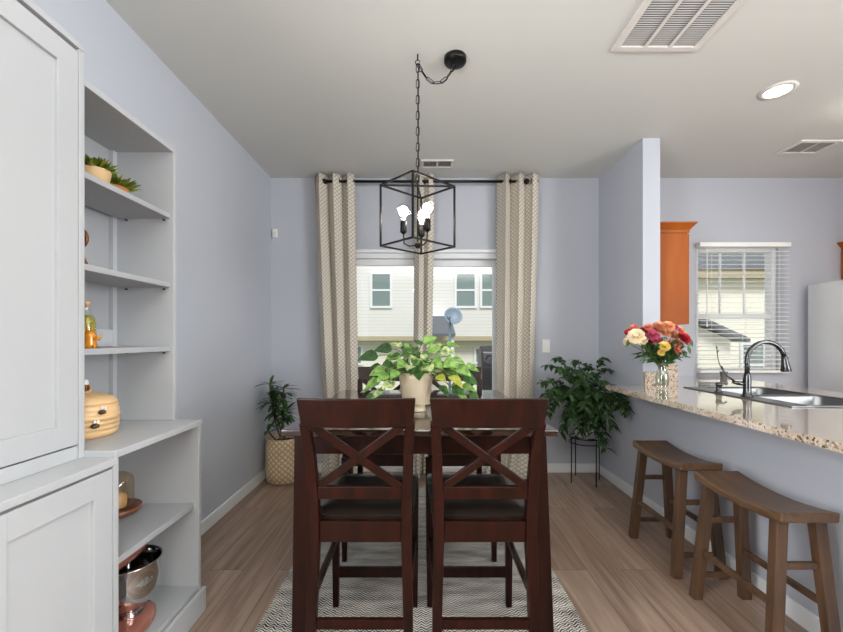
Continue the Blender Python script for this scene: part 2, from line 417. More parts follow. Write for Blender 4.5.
MB().tube([(WX0 + .05, YB - .07, WZ1 - .03), (WX0 + .05, YB - .07, WZ1 - .75)], .004, 8).build('tilt_wand', 'blind', bl)

# ------------------------------------------------------------------ ceiling fixtures
def register(name, label, x0, x1, y0, y1, bars, slats_along, fr=.022, nsl=14):
    t = thing(name, label, 'vent', ((x0 + x1) / 2, (y0 + y1) / 2, ZC - .012))
    b = MB(); b.box(x0, x1, y0, y0 + fr, ZC - .012, ZC); b.box(x0, x1, y1 - fr, y1, ZC - .012, ZC); b.box(x0, x0 + fr, y0 + fr, y1 - fr, ZC - .012, ZC); b.box(x1 - fr, x1, y0 + fr, y1 - fr, ZC - .012, ZC)
    b.build('frame', 'vent_white', t, bevel=.002)
    MB().box(x0 + fr, x1 - fr, y0 + fr, y1 - fr, ZC - .0015, ZC).build('shade_backing', 'vent_dark', t)  # dark sheet stands in for the shade behind the louvres
    s = MB()
    if slats_along == 'x':
        for i in range(nsl):
            y = y0 + fr + (i + .5) * (y1 - y0 - 2 * fr) / nsl
            s.beam([(x0 + fr, y, ZC - .006), (x1 - fr, y, ZC - .006)], .0012, .0042, ref=(0, .7, -.7))
    else:
        for i in range(nsl):
            x = x0 + fr + (i + .5) * (x1 - x0 - 2 * fr) / nsl
            s.beam([(x, y0 + fr, ZC - .006), (x, y1 - fr, ZC - .006)], .0012, .0062, ref=(.7, 0, -.7))
    s.build('louvres', 'vent_grey', t)
    if bars:
        s = MB()
        for q in range(1, bars + 1):
            x = x0 + fr + q * (x1 - x0 - 2 * fr) / (bars + 1)
            s.box(x - .009, x + .009, y0 + fr, y1 - fr, ZC - .012, ZC - .0105)
        s.build('divider_bars', 'vent_white', t)
    return t
register('return_air_vent', 'large white three column return air grille on the ceiling', .985, 1.43, 1.40, 2.08, 2, 'x', .034, 46)
register('ceiling_register', 'small white louvred ceiling register just in front of the curtain rod', .0, .27, 3.35, 3.50, 1, 'y', .018, 20)
register('ceiling_register', 'white ceiling register over the kitchen beside the recessed light', 2.87, 3.19, 3.02, 3.24, 1, 'y', .03, 12)

M['lamp_emit'] = mat('glowing_lamp_lens', (255, 250, 240), 0.5, emit=(255, 246, 232), estr=9.0)
def can_light(x, y, label):
    t = thing('recessed_light', label, 'light', (x, y, ZC - .01))
    MB().lathe([(.066, ZC - .003), (.094, ZC - .0005), (.097, ZC - .004), (.070, ZC - .010), (.066, ZC - .003)], (x, y, 0), 40, cap=False).build('trim_ring', 'vent_white', t, smooth=True)
    MB().lathe([(0, ZC - .005), (.067, ZC - .005), (.067, ZC - .002), (0, ZC - .002)], (x, y, 0), 40, cap=False).build('lens', 'lamp_emit', t)
can_light(2.155, 2.42, 'round glowing recessed ceiling light over the kitchen peninsula')
t = thing('flush_light', 'domed glowing flush ceiling light at the right edge of the kitchen', 'light', (2.93, 2.5, ZC - .11))
MB().lathe([(.15, ZC - .025), (.16, ZC - .02), (.16, ZC), (.15, ZC)], (2.93, 2.5, 0), 36).build('base', 'vent_white', t, smooth=True)
M['dome_emit'] = mat('glowing_dome', (255, 250, 240), 0.5, emit=(255, 248, 238), estr=12.0)
MB().lathe([(0, ZC - .11), (.07, ZC - .1), (.12, ZC - .07), (.14, ZC - .025)], (2.93, 2.5, 0), 36).build('shade', 'dome_emit', t, smooth=True)

# ------------------------------------------------------------------ pendant cage lamp
px_, py_ = -.02, 2.115
pl = thing('pendant_light', 'black cage pendant lamp with glowing globe bulbs above the dining table', 'light', (px_, py_, 1.73))
cx, cy = .18, 2.14
MB().lathe([(.03, ZC - .032), (.056, ZC - .028), (.06, ZC - .02), (.06, ZC)], (cx, cy, 0), 36).build('canopy', 'black', pl, smooth=True)
MB().lathe([(.004, ZC - .03), (.004, ZC)], (px_, py_, 0), 8).tube([(px_ + .012 * math.cos(a), py_, ZC - .042 + .012 * math.sin(a)) for a in [k * .45 for k in range(12)]], .0025, 6).build('hook', 'black', pl, smooth=True)
def chain_links(b, pts, L=.046, wd=.017, r=.0023):
    # pts: polyline resampled into links alternately turned by a quarter
    seg = []; acc = []
    tot = 0; cum = [0]
    for a, c2 in zip(pts, pts[1:]): tot += (c2 - a).length; cum.append(tot)
    def at(s_):
        for i in range(len(pts) - 1):
            if s_ <= cum[i + 1] or i == len(pts) - 2:
                f = (s_ - cum[i]) / max(1e-6, cum[i + 1] - cum[i]); return pts[i].lerp(pts[i + 1], f)
    n = int(tot / (L * .86))
    for i in range(n):
        s0 = i * tot / n; p0 = at(s0); p1 = at(min(tot, s0 + L)); d = (p1 - p0).normalized(); m_ = (p0 + p1) / 2
        u = d.cross(V((0, 1, 0))).normalized(); 
        if i % 2: u = d.cross(u).normalized()
        ring = []
        for k in range(14):
            a = 2 * PI * k / 14; ca, sa = math.cos(a), math.sin(a)
            ring.append(m_ + d * (sa * wd / 2 + (L / 2 - wd / 2) * (1 if sa > 0 else -1)) + u * ca * wd / 2)
        b.tube(ring, r, 5, closed=True)
ztop, zbot = 2.055, 1.735
b = MB(); chain_links(b, [V((px_, py_, ZC - .05)), V((px_, py_, ztop + .02))])
sw = [V((cx - .0, cy, ZC - .035)).lerp(V((px_, py_, ZC - .05)), q) - V((0, 0, .105 * 4 * q * (1 - q))) for q in [i / 12 for i in range(13)]]
chain_links(b, sw); b.build('chain', 'black', pl, smooth=True)
b = MB(); b.tube([p + V((.003, .002, 0)) for p in sw], .0022, 6); b.tube([(px_ + .003, py_ + .002, ZC - .05), (px_ + .004, py_ - .002, 2.4), (px_ + .003, py_ + .002, ztop)], .0022, 6)
b.build('cord', 'black', pl, smooth=True)
vx = {'n': V((px_ - .022, py_ - .187, 0)), 'r': V((px_ + .195, py_ + .01, 0)), 'f': V((px_ + .018, py_ + .187, 0)), 'l': V((px_ - .195, py_ - .01, 0))}
b = MB(); ks = ['n', 'r', 'f', 'l']; bar = .0085
for i, k in enumerate(ks):
    a = vx[k]; c2 = vx[ks[(i + 1) % 4]]
    for z in (ztop, zbot): b.beam([a + V((0, 0, z)), c2 + V((0, 0, z))], bar, bar, ref=(0, 0, 1))
    b.beam([a + V((0, 0, zbot - bar / 2)), a + V((0, 0, ztop + bar / 2))], bar, bar, ref=(1, 1, 0))
b.beam([vx['l'] + V((0, 0, ztop)), vx['r'] + V((0, 0, ztop))], bar, bar, ref=(0, 0, 1))
b.beam([vx['n'] + V((0, 0, ztop)), vx['f'] + V((0, 0, ztop))], bar, bar, ref=(0, 0, 1))
b.build('cage_frame', 'black', pl)
hb = MB(); hb.tube([(px_, py_, zbot + .0), (px_, py_, ztop + .02)], .004, 8); hb.lathe([(.004, zbot - .012), (.012, zbot - .006), (.016, zbot + .01), (.008, zbot + .022)], (px_, py_, 0), 16)
hb.build('stem', 'black', pl, smooth=True)
M['bulb_glass'] = mat_pane('clear_bulb_glass', (1, 1, 1, 1), 0.10)
M['bulb_emit'] = mat('glowing_filament', (255, 244, 230), .5, emit=(255, 240, 220), estr=45.0)
for (sx, sy) in ((-.075, -.01), (.02, .07), (.05, -.055)):
    X, Y = px_ + sx, py_ + sy; z0 = zbot + .072
    MB().tube([(px_, py_, zbot + .006), (px_ + sx * .6, py_ + sy * .6, zbot + .0), (px_ + sx * .95, py_ + sy * .95, zbot + .012), (X, Y, z0)], .004, 8).build('arm', 'black', pl, smooth=True)
    so = MB().lathe([(.006, z0 - .01), (.017, z0), (.017, z0 + .055), (.012, z0 + .06)], (X, Y, 0), 18).build('socket', 'black', pl, smooth=True)
    zc = z0 + .06 + .05
    MB().lathe([(.012, zc - .052), (.016, zc - .04), (.034, zc - .022), (.040, zc), (.034, zc + .022), (.018, zc + .037), (0, zc + .041)], (X, Y, 0), 24, cap=False).build('bulb', 'bulb_glass', so, smooth=True)
    MB().ball((X, Y, zc), .025, 24, 16, (1, 1, 1.1)).build('filament', 'bulb_emit', so, smooth=True)

# ------------------------------------------------------------------ curtains
rod = thing('curtain_rod', 'black metal curtain rod above the sliding patio door', 'curtain rod', (0, YB - .11, 2.66))
RY = YB - .11; RZ = 2.675
MB().tube([(-.86, RY, RZ), (.93, RY, RZ)], .0125, 14).build('rod', 'black', rod, smooth=True)
for x in (-.885, .955): MB().ball((x, RY, RZ), .026, 16, 10).build('finial', 'black', rod, smooth=True)
for x in (-.80, .03, .87):
    MB().beam([(x, RY + .0, RZ - .013), (x, YB - .004, RZ - .013)], .014, .006, ref=(0, 0, 1)).box(x - .015, x + .015, YB - .008, YB - .001, RZ - .05, RZ + .02).build('bracket', 'black', rod)
M['hem'] = mat('pale_curtain_lining', (222, 214, 198), 0.9)
def curtain(label, x0, x1, n, amp, xb0, xb1, phase=0.0, gro=3, flare=0.0):
    cz = 0.012; top = ZC - .012
    t = thing('curtain', label, 'curtain', ((x0 + x1) / 2, RY, cz))
    bm = bmesh.new(); uvl = bm.loops.layers.uv.new('UVMap')
    nu = n * 16; nv = 40; grid = []; us = []
    for j in range(nv + 1):
        q = j / nv; z = top + (cz - top) * q; row = []; acc = 0; ur = [0]; prev = None
        e = q ** 1.2; fl = max(0, (q - .82) / .18) ** 2
        for i in range(nu + 1):
            u = i / nu; a = 2 * PI * n * u + phase
            X = (x0 + (x1 - x0) * u) * (1 - e) + (xb0 + (xb1 - xb0) * u) * e
            Am = amp * (1 - .25 * q) * (1 + .25 * math.sin(3.1 * u + 1.3 + 2 * q))
            y = RY + Am * math.sin(a + .35 * math.sin(4 * q + 5 * u)) - fl * (.05 + .05 * math.sin(a * .5)) 
            X += .012 * math.sin(2 * a + 1.0) + fl * .03 * math.sin(a * 1.5 + 2) - flare * fl * (1 - u) 
            y = min(y, YB - .022)
            p = V((X, y, z)); row.append(p)
            if prev is not None: acc += (p - prev).length; ur.append(acc)
            prev = p
        grid.append([bm.verts.new(p - V(t['_wl'])) for p in row]); us.append(ur)
    for j in range(nv):
        for i in range(nu):
            f = bm.faces.new((grid[j][i], grid[j][i + 1], grid[j + 1][i + 1], grid[j + 1][i])); f.smooth = True
            for lp, (jj, ii) in zip(f.loops, ((j, i), (j, i + 1), (j + 1, i + 1), (j + 1, i))):
                lp[uvl].uv = (us[0][ii], (1 - jj / nv) * 2.7)
    me = bpy.data.meshes.new('cloth_panel'); bm.to_mesh(me); bm.free(); me.materials.append(M['curtain'])
    o = bpy.data.objects.new('cloth_panel', me); C.objects.link(o); o.parent = t
    sd = o.modifiers.new('solid', 'SOLIDIFY'); sd.thickness = .003
    # metal rings where the cloth crosses the rod
    for k in range(2 * n):
        u = (k * PI - phase) / (2 * PI * n)
        if u < 0: u += 1.0 if phase else 0
        if 0 <= u <= 1:
            a = 2 * PI * n * u + phase
            X = x0 + (x1 - x0) * u + .012 * math.sin(2 * a + 1.0)
            MB().tube([(X, RY + .022 * math.cos(v_), RZ + .022 * math.sin(v_)) for v_ in [2 * PI * i / 20 for i in range(20)]], .003, 6, closed=True).build('grommet', 'black', t, smooth=True)
    return t
curtain('beige patterned curtain hanging left of the patio door', -.995, -.618, 3, .050, -.88, -.575, .4)
curtain('narrow beige patterned curtain gathered at the middle of the patio door', -.055, .115, 2, .036, -.075, .07, 1.2)
curtain('beige patterned curtain hanging right of the patio door, flared on the floor', .69, 1.06, 3, .052, .68, 1.0, .9, flare=.10)

# ------------------------------------------------------------------ wall gadgets
t = thing('wall_sensor', 'small white motion sensor high in the left corner', 'sensor', (-1.365, YB - .02, 2.18))
MB().box(-1.388, -1.342, YB - .026, YB, 2.19, 2.27).build('housing', 'white_plastic', t, bevel=.006)
MB().box(-1.380, -1.350, YB - .030, YB - .0262, 2.205, 2.235).build('lens', 'vent_white', t)
t = thing('light_switch', 'white light switch plate right of the right curtain', 'switch', (1.165, YB - .004, 1.12))
MB().box(1.13, 1.20, YB - .006, YB, 1.12, 1.24).build('cover_plate', 'white_plastic', t, bevel=.002)
MB().box(1.155, 1.175, YB - .011, YB - .006, 1.155, 1.205).build('rocker', 'white_plastic', t, bevel=.001)

# ------------------------------------------------------------------ dining table and chairs
rg = MB().box(-.705, .705, 1.16, 3.34, 0, .009).build('rug', 'rug', bevel=.003); tag(rg, 'grey and ivory herringbone woven rug under the dining table', 'rug')
tb = thing('dining_table', 'dark brown counter-height wooden dining table in the middle of the room', 'table', (-.01, 2.05, .009))
TZ = .91
MB().box(-.52, .503, 1.473, 2.63, TZ - .025, TZ).build('tabletop', 'tabletop', tb, bevel=.005)
a = MB(); a.box(-.45, .43, 1.53, 1.552, TZ - .105, TZ - .026); a.box(-.45, .43, 2.552, 2.574, TZ - .105, TZ - .026)
a.box(-.466, -.444, 1.56, 2.55, TZ - .105, TZ - .026); a.box(.424, .446, 1.56, 2.55, TZ - .105, TZ - .026)
a.build('apron', 'dark', tb, bevel=.002)
for sx, X in ((-1, -.452), (1, .443)):
    for sy, Y in ((-1, 1.535), (1, 2.568)):
        if sy == 1 and abs(X) < .4601: X += sx * .02
        MB().beam([(X, Y, TZ - .026), (X + (.026 if sx > 0 else -.004), Y, .009)], .058, .058, ref=(0, 1, 0), wd=[(.055, .055), (.068, .068)]).build('leg', 'dark', tb, bevel=.003)

def make_chair():
    t = thing('dining_chair', '', 'chair', (0, 0, 0), 'counter-height chairs around the dining table', local=True)
    for s in (-1, 1):
        MB().beam([(s * .172, -.262, 0), (s * .166, -.240, .3), (s * .160, -.228, .56), (s * .162, -.232, .68), (s * .169, -.258, .85), (s * .176, -.300, .96)], .034, .036, ref=(0, 1, 0),
                  wd=[(.030, .030), (.034, .036), (.036, .04), (.036, .036), (.034, .03), (.032, .026)]).build('leg', 'dark', t, bevel=.003)
        MB().beam([(s * .182, .222, 0), (s * .182, .215, .575)], .03, .03, ref=(0, 1, 0), wd=[(.027, .027), (.036, .036)]).build('leg', 'dark', t, bevel=.003)
    # top rail: slightly curved, taller than the stiles and flared outwards
    n = 12; b = MB(); R = []
    for i in range(n + 1):
        u = i / n * 2 - 1; y = -.302 - .018 * (1 - u * u)
        row = []
        for (dz, dy, fx) in ((0, 0, .185), (.098, -.022, .194), (.098, -.044, .194), (0, -.022, .185)):
            row.append(b.bm.verts.new((u * fx, y + dy + .012, .945 + dz)))
        R.append(row)
    for r0, r1 in zip(R, R[1:]):
        for k in range(4): b.face([r0[k], r0[(k + 1) % 4], r1[(k + 1) % 4], r1[k]])
    b.face(R[0]); b.face(R[-1][::-1]); b.build('top_rail', 'dark', t, bevel=.004)
    MB().box(-.146, .146, -.250, -.230, .682, .726).build('back_rail', 'dark', t, bevel=.003)
    b = MB(); b.beam([(-.142, -.238, .724), (.152, -.298, .95)], .028, .016, ref=(0, 1, 0)); b.beam([(.142, -.243, .724), (-.152, -.303, .95)], .028, .014, ref=(0, 1, 0))
    b.build('cross_brace', 'dark', t, bevel=.002)
    b = MB(); b.box(-.142, .142, -.238, -.216, .528, .600); b.box(-.164, .164, .205, .226, .528, .590); b.box(-.178, -.158, -.208, .205, .528, .590); b.box(.158, .178, -.208, .205, .528, .590)
    b.build('seat_frame', 'dark', t, bevel=.002)
    # saddle-shaped upholstered seat
    b = MB(); nx, ny = 14, 14; G = []
    for j in range(ny + 1):
        v_ = j / ny * 2 - 1; row = []
        for i in range(nx + 1):
            u = i / nx * 2 - 1
            hw = .185 + .016 * (v_ + 1) / 2 - .012 * max(0, abs(v_) - .8) / .2
            edge = max(abs(u), abs(v_)) ** 8
            z = .628 - .012 * (1 - u * u) * (1 - v_ * v_) + .004 * u * u - .02 * edge
            row.append(b.bm.verts.new((u * hw, .008 + v_ * .218 , z)))
        G.append(row)
    for j in range(ny):
        for i in range(nx): b.face([G[j][i], G[j][i + 1], G[j + 1][i + 1], G[j + 1][i]])
    per = G[0] + [r[-1] for r in G[1:]] + G[-1][-2::-1] + [r[0] for r in G[-2:0:-1]]
    low = [b.bm.verts.new((v.co.x * .985, v.co.y * .985, .590)) for v in per]
    for k in range(len(per)): b.face([per[k], per[(k + 1) % len(per)], low[(k + 1) % len(per)], low[k]])
    b.face(low)
    # notch for the stiles is covered by the cushion's rounded corners
    o = b.build('seat', 'leather', t); smooth_by_angle(o, 60)
    MB().box(-.152, .152, -.250, -.232, .232, .266).build('stretcher', 'dark', t, bevel=.002)
    MB().box(-.168, .168, .205, .228, .140, .182).build('stretcher', 'dark', t, bevel=.002)
    for s in (-1, 1): MB().beam([(s * .168, -.226, .335), (s * .180, .202, .310)], .018, .030, ref=(0, 0, 1)).build('stretcher', 'dark', t, bevel=.002)
    return t
ch = make_chair()
ch.location = (-.213, 1.63, .009)
ch['label'] = 'dark brown cross-back counter chair with its back to the viewer, left of two'
dup(ch, (.221, 1.63, .009), 0, 'dark brown cross-back counter chair with its back to the viewer, right of two')
dup(ch, (-.246, 2.45, .009), PI, 'dark brown cross-back counter chair across the table, left one behind the trailing plant')
dup(ch, (.222, 2.45, .009), PI, 'dark brown cross-back counter chair across the table, right one behind the trailing plant')

# ------------------------------------------------------------------ bar stools
def make_stool():
    t = thing('bar_stool', '', 'stool', (0, 0, 0), 'saddle stools at the breakfast bar', local=True)
    # saddle seat: dished along its length
    poly = []; n = 16; hl = .24
    for i in range(n + 1):
        y = -hl + 2 * hl * i / n; poly.append((y, .578 + .026 * (abs(y) / hl) ** 2.0))
    for i in range(n, -1, -1):
        y = -hl + 2 * hl * i / n; yy = y * .985; poly.append((yy, .545 + .018 * (abs(y) / hl) ** 2.0))
    MB().prism(poly, -.11, .11, 'x').build('seat', 'stool', t, bevel=.008, seg=3)
    for sx in (-1, 1):
        for sy in (-1, 1):
            MB().beam([(sx * .072, sy * .185, .556), (sx * .118, sy * .212, 0)], .045, .036, ref=(0, 1, 0)).build('leg', 'stoolleg', t, bevel=.002)
    def leg(sx, sy, z): q = 1 - z / .556; return V((sx * (.072 + .046 * q), sy * (.185 + .027 * q), z))
    for sy in (-1, 1):
        for z in (.385, .115): MB().beam([leg(-1, sy, z) + V((.024, 0, 0)), leg(1, sy, z) - V((.024, 0, 0))], .018, .026, ref=(0, 0, 1)).build('rung', 'stoolleg', t, bevel=.002)
    for sx in (-1, 1): MB().beam([leg(sx, -1, .235) + V((0, .02, 0)), leg(sx, 1, .235) - V((0, .02, 0))], .018, .026, ref=(0, 0, 1)).build('rung', 'stoolleg', t, bevel=.002)
    return t
st = make_stool(); st.location = (1.437, 1.713, 0); st['label'] = 'brown wooden saddle stool at the bar, the one nearest the viewer'
dup(st, (1.447, 2.30, 0), 0, 'brown wooden saddle stool at the bar, the farther one toward the stand plant')

# ------------------------------------------------------------------ peninsula counter
ct = thing('countertop', 'glossy speckled granite worktop running over the bar and along the kitchen wall', 'countertop', (1.9, 1.8, .87))
c0, c1 = .87, .902
SX0, SX1, SY0, SY1 = 1.85, 2.41, 2.0, 2.83
b = MB()
b.box(1.38, SX0 + .03, .3, 2.998, c0, c1); b.box(SX0 + .03, SX1 - .03, .3, SY0 + .03, c0, c1); b.box(SX0 + .03, SX1 - .03, SY1 - .03, 2.998, c0, c1); b.box(SX1 - .03, 2.70, .3, 2.998, c0, c1)
b.box(XS2 + .001, 2.75, 2.998, YB - .001, c0, c1)
bmesh.ops.remove_doubles(b.bm, verts=b.bm.verts, dist=1e-5)
b.build('slab', 'granite', ct)
b = MB(); b.box(XS + .002, XS2, 2.975, 2.998, c1, c1 + .10); b.build('backsplash', 'honed', ct, bevel=.002)
MB().box(XS2 + .001, XS2 + .018, 2.998, YB - .022, c1, c1 + .155).build('backsplash', 'honed', ct, bevel=.002)
MB().box(1.845, 1.955, 3.05, 3.07, c1, c1 + .155).build('backsplash', 'honed', ct, bevel=.002)
bc = thing('base_cabinet', 'orange wood kitchen base cabinets under the granite worktop', 'cabinet', (2.1, 1.8, 0))
b = MB(); b.box(XS2 + .002, 2.66, .32, 1.9, .09, .868); b.box(XS2 + .002, 2.66, 2.9, 3.1, .09, .868); b.box(2.60, 2.66, 1.9, 2.9, .09, .868); b.box(XS2 + .002, 2.72, 3.1, YB - .002, .09, .868); b.box(XS2 + .002, 2.60, .32, 3.1, 0, .09)
b.build('carcass', 'orange', bc)
for y0 in (.4, .9, 1.4, 1.95, 2.45): MB().box(2.6605, 2.68, y0, y0 + .46, .12, .84).build('door', 'orange', bc, bevel=.003)

# sink
sk = thing('kitchen_sink', 'double bowl stainless steel sink set in the granite', 'sink', ((SX0 + SX1) / 2, (SY0 + SY1) / 2, .70))
def bowl(x0, x1, y0, y1, zt, zb, r=.05):
    b = MB()
    def ring(ins, z, rr):
        out = []
        for (cx_, cy_, a0) in ((x1 - ins - rr, y1 - ins - rr, 0), (x0 + ins + rr, y1 - ins - rr, 1), (x0 + ins + rr, y0 + ins + rr, 2), (x1 - ins - rr, y0 + ins + rr, 3)):
            for k in range(7):
                a = a0 * PI / 2 + k / 6 * PI / 2; out.append(b.bm.verts.new((cx_ + rr * math.cos(a), cy_ + rr * math.sin(a), z)))
        return out
    rs = [ring(0, zt, r), ring(.004, zt - .012, r), ring(.012, zb + .03, r), ring(.03, zb + .006, r * .8), ring(.06, zb, r * .6)]
    for a_, b_ in zip(rs, rs[1:]):
        for k in range(len(a_)): b.face([a_[k], a_[(k + 1) % len(a_)], b_[(k + 1) % len(a_)], b_[k]])
    b.face(rs[-1]); return b
zt = c1 + .006
bx0, bx1 = SX0 + .115, SX1 - .03
for (y0, y1) in ((SY0 + .03, SY0 + .40), (SY1 - .40, SY1 - .03)):
    o = bowl(bx0, bx1, y0, y1, zt, .72).build('bowl', 'steel', sk, smooth=True)
    sd = o.modifiers.new('s', 'SOLIDIFY'); sd.thickness = .0015; sd.offset = 1
    MB().lathe([(.04, .7235), (.045, .7225), (.02, .7215), (0, .7215)], ((bx0 + bx1) / 2, (y0 + y1) / 2, 0), 20, cap=False).build('drain', 'chrome', sk, smooth=True)
b = MB()
b.box(SX0, bx0, SY0, SY1, c1 + .0005, zt); b.box(bx1, SX1, SY0, SY1, c1 + .0005, zt); b.box(bx0, bx1, SY0, SY0 + .03, c1 + .0005, zt); b.box(bx0, bx1, SY1 - .03, SY1, c1 + .0005, zt); b.box(bx0, bx1, SY0 + .40, SY1 - .40, c1 + .0005, zt)
bmesh.ops.remove_doubles(b.bm, verts=b.bm.verts, dist=1e-5)
b.build('rim', 'steel', sk, bevel=.002)
# faucet
fx, fy = 1.905, 2.34
fa = thing('faucet', 'brushed nickel gooseneck faucet beside the sink', 'faucet', (fx, fy, zt))
MB().lathe([(.030, zt), (.030, zt + .006), (.022, zt + .014), (.0195, zt + .05), (.021, zt + .10), (.017, zt + .125), (.014, zt + .14)], (fx, fy, 0), 24).build('body', 'nickel', fa, smooth=True)
pts = [(fx, fy, zt + .12), (fx, fy, zt + .2)]
for k in range(13):
    a = PI - k / 12 * (PI * .93); pts.append((fx + .105 + .105 * math.cos(a), fy - .01 * k / 12, zt + .215 + .105 * math.sin(a)))
MB().tube(pts, .0125, 14).build('spout', 'nickel', fa, smooth=True)
e = V(pts[-1]); dr = V((.12, -.02, -1)).normalized()
MB().lathe([(.0135, 0), (.016, .02), (.020, .055), (.026, .085), (.024, .09), (0, .09)], e, 20, axis=dr).build('spray_head', 'nickel', fa, smooth=True)
MB().tube([(fx - .012, fy + .0, zt + .075), (fx - .05, fy + .012, zt + .078), (fx - .07, fy + .02, zt + .085)], [.014, .012, .009], 12).tube([(fx - .055, fy + .01, zt + .08), (fx - .10, fy + .03, zt + .125), (fx - .125, fy + .035, zt + .175)], [.006, .005, .006], 8).build('lever_handle', 'nickel', fa, smooth=True)
sx_, sy_ = 1.88, 2.53
so = thing('soap_dispenser', 'short nickel soap dispenser behind the faucet', 'soap dispenser', (sx_, sy_, zt))
MB().lathe([(.022, zt), (.022, zt + .005), (.015, zt + .012), (.014, zt + .04), (.018, zt + .045), (.018, zt + .06), (0, zt + .063)], (sx_, sy_, 0), 18).build('pump_body', 'nickel', so, smooth=True)
MB().tube([(sx_, sy_, zt + .055), (sx_ + .03, sy_, zt + .058), (sx_ + .05, sy_, zt + .048)], .005, 8).build('nozzle', 'nickel', so, smooth=True)

# upper cabinets
def upper(label, x0, x1, y0, y1, z0, z1, cr_sides, face, doors):
    t = thing('wall_cabinet', label, 'cabinet', ((x0 + x1) / 2, (y0 + y1) / 2, z0))
    MB().box(x0, x1, y0, y1, z0, z1).build('carcass', 'orange', t, bevel=.002)
    b = MB(); e0, e1 = .012, .045
    def ring(e, z):
        return [b.bm.verts.new(p) for p in ((x0 - (e if 'l' in cr_sides else 0), y0 - e, z), (x1 + (e if 'r' in cr_sides else 0), y0 - e, z), (x1 + (e if 'r' in cr_sides else 0), y1, z), (x0 - (e if 'l' in cr_sides else 0), y1, z))]
    rs = [ring(.002, z1 - .03), ring(.010, z1 - .03), ring(.012, z1 - .01), ring(.022, z1 + .005), ring(.042, z1 + .03), ring(.048, z1 + .033), ring(.048, z1 + .045)]
    for a_, b_ in zip(rs, rs[1:]):
        for k in range(4): b.face([a_[k], a_[(k + 1) % 4], b_[(k + 1) % 4], b_[k]])
    b.face(rs[-1]); b.face(rs[0]); b.build('crown_moulding', 'orange', t)
    for (ya, yb) in doors:
        X = x1 if face == 'r' else x0
        o = MB().box(*( (X, X + .02) if face == 'r' else (X - .02, X)), ya, yb, z0 + .003, z1 - .035).build('door', 'orange', t, bevel=.004)
upper('orange maple wall cabinet left of the kitchen window', XS2 + .002, 2.08, 3.13, YB - .002, 1.36, 2.105, 'r', 'r', [(3.135, 3.43), (3.435, 3.73)])
upper('orange maple wall cabinet above the refrigerator', 3.93, XR - .002, 2.7, YB - .002, 1.80, 2.10, 'l', 'l', [(2.71, 3.21), (3.215, 3.73)])

# fridge
fr = thing('refrigerator', 'stainless steel refrigerator at the right edge of the kitchen', 'refrigerator', (3.9, 3.25, 0))
MB().box(3.62, XR - .03, 2.84, 3.70, .02, 1.74).build('body', 'fridge', fr, bevel=.004)
MB().box(3.55, 3.615, 2.845, 3.68, .62, 1.745).build('door', 'fridge', fr, bevel=.008)
MB().box(3.55, 3.615, 2.845, 3.68, .08, .61).build('freezer_drawer', 'fridge', fr, bevel=.008)
MB().tube([(3.55, 3.30, .76), (3.51, 3.30, .78), (3.495, 3.30, 1.0), (3.495, 3.30, 1.35), (3.51, 3.30, 1.57), (3.55, 3.30, 1.59)], .012, 10).build('handle', 'vent_dark', fr, smooth=True)

# ------------------------------------------------------------------ left storage wall
UF, LF = -1.122, -1.009      # front planes: upper, lower
Y0, Y1 = 1.315, 1.831        # open shelf unit
B0 = .45                     # closed cabinets start (towards the viewer)
XB = XL + .003
# open base unit
ob = thing('open_base_unit', 'white low open shelf unit holding the mixer and the cake dome', 'shelf unit', (-1.2, 1.58, 0))
b = MB(); b.box(XB, LF, Y1 - .02, Y1, 0, .851); b.box(XB, LF, Y0, Y0 + .018, 0, .851); b.box(XB, XB + .012, Y0 + .018, Y1 - .02, .05, .851)
b.build('carcass', 'cab', ob, bevel=.0015)
MB().box(XB, LF + .004, Y0, Y1 + .003, .852, .877).build('top_board', 'cab', ob, bevel=.003)
MB().box(XB + .012, LF - .022, Y0 + .018, Y1 - .02, .478, .502).build('shelf', 'cabin', ob, bevel=.002)
MB().box(XB + .012, LF - .002, Y0 + .018, Y1 - .02, .105, .128).build('bottom_board', 'cabin', ob, bevel=.002)
MB().box(LF, LF + .018, Y0 - .0, Y1 + .012, 0, .108).box(XB, LF, Y1 + .0005, Y1 + .012, 0, .108).build('plinth', 'cab', ob, bevel=.003)
# open upper unit
ou = thing('open_shelf_unit', 'tall narrow white open bookcase standing on the low shelf unit', 'shelf unit', (-1.26, 1.58, .877))
ZT = 2.112
b = MB(); b.box(XB, UF, Y1 - .02, Y1, .878, ZT); b.box(XB, UF, Y0, Y0 + .018, .878, ZT); b.box(XB, UF, Y0 + .018, Y1 - .02, ZT - .022, ZT)
b.build('carcass', 'cab', ou, bevel=.0015)
MB().box(XB, XB + .006, Y0 + .018, Y1 - .02, .878, ZT - .022).build('back_panel', 'cabin', ou)
b = MB(); b.box(XB + .006, XB + .024, Y1 - .045, Y1 - .0205, .878, ZT - .023)
b.build('back_batten', 'cab', ou)
SH = [1.812, 1.500, 1.212]
for z in SH:
    MB().box(XB + .026, UF - .014, Y0 + .0185, Y1 - .0205, z - .022, z).build('shelf', 'cabin', ou, bevel=.002)
    for x in (UF - .04, XB + .07): MB().tube([(x, Y1 - .0215, z - .03), (x, Y1 - .0305, z - .03)], .004, 8).build('shelf_pin', 'nickel', ou)
MB().box(XB + .008, XB + .025, Y0 + .019, Y1 - .046, SH[2] + .001, SH[2] + .075).build('back_rail', 'cab', ou, bevel=.002)
MB().box(XB + .008, XB + .025, Y0 + .019, Y1 - .046, SH[1] + .001, SH[1] + .03).build('back_rail', 'cab', ou, bevel=.002)

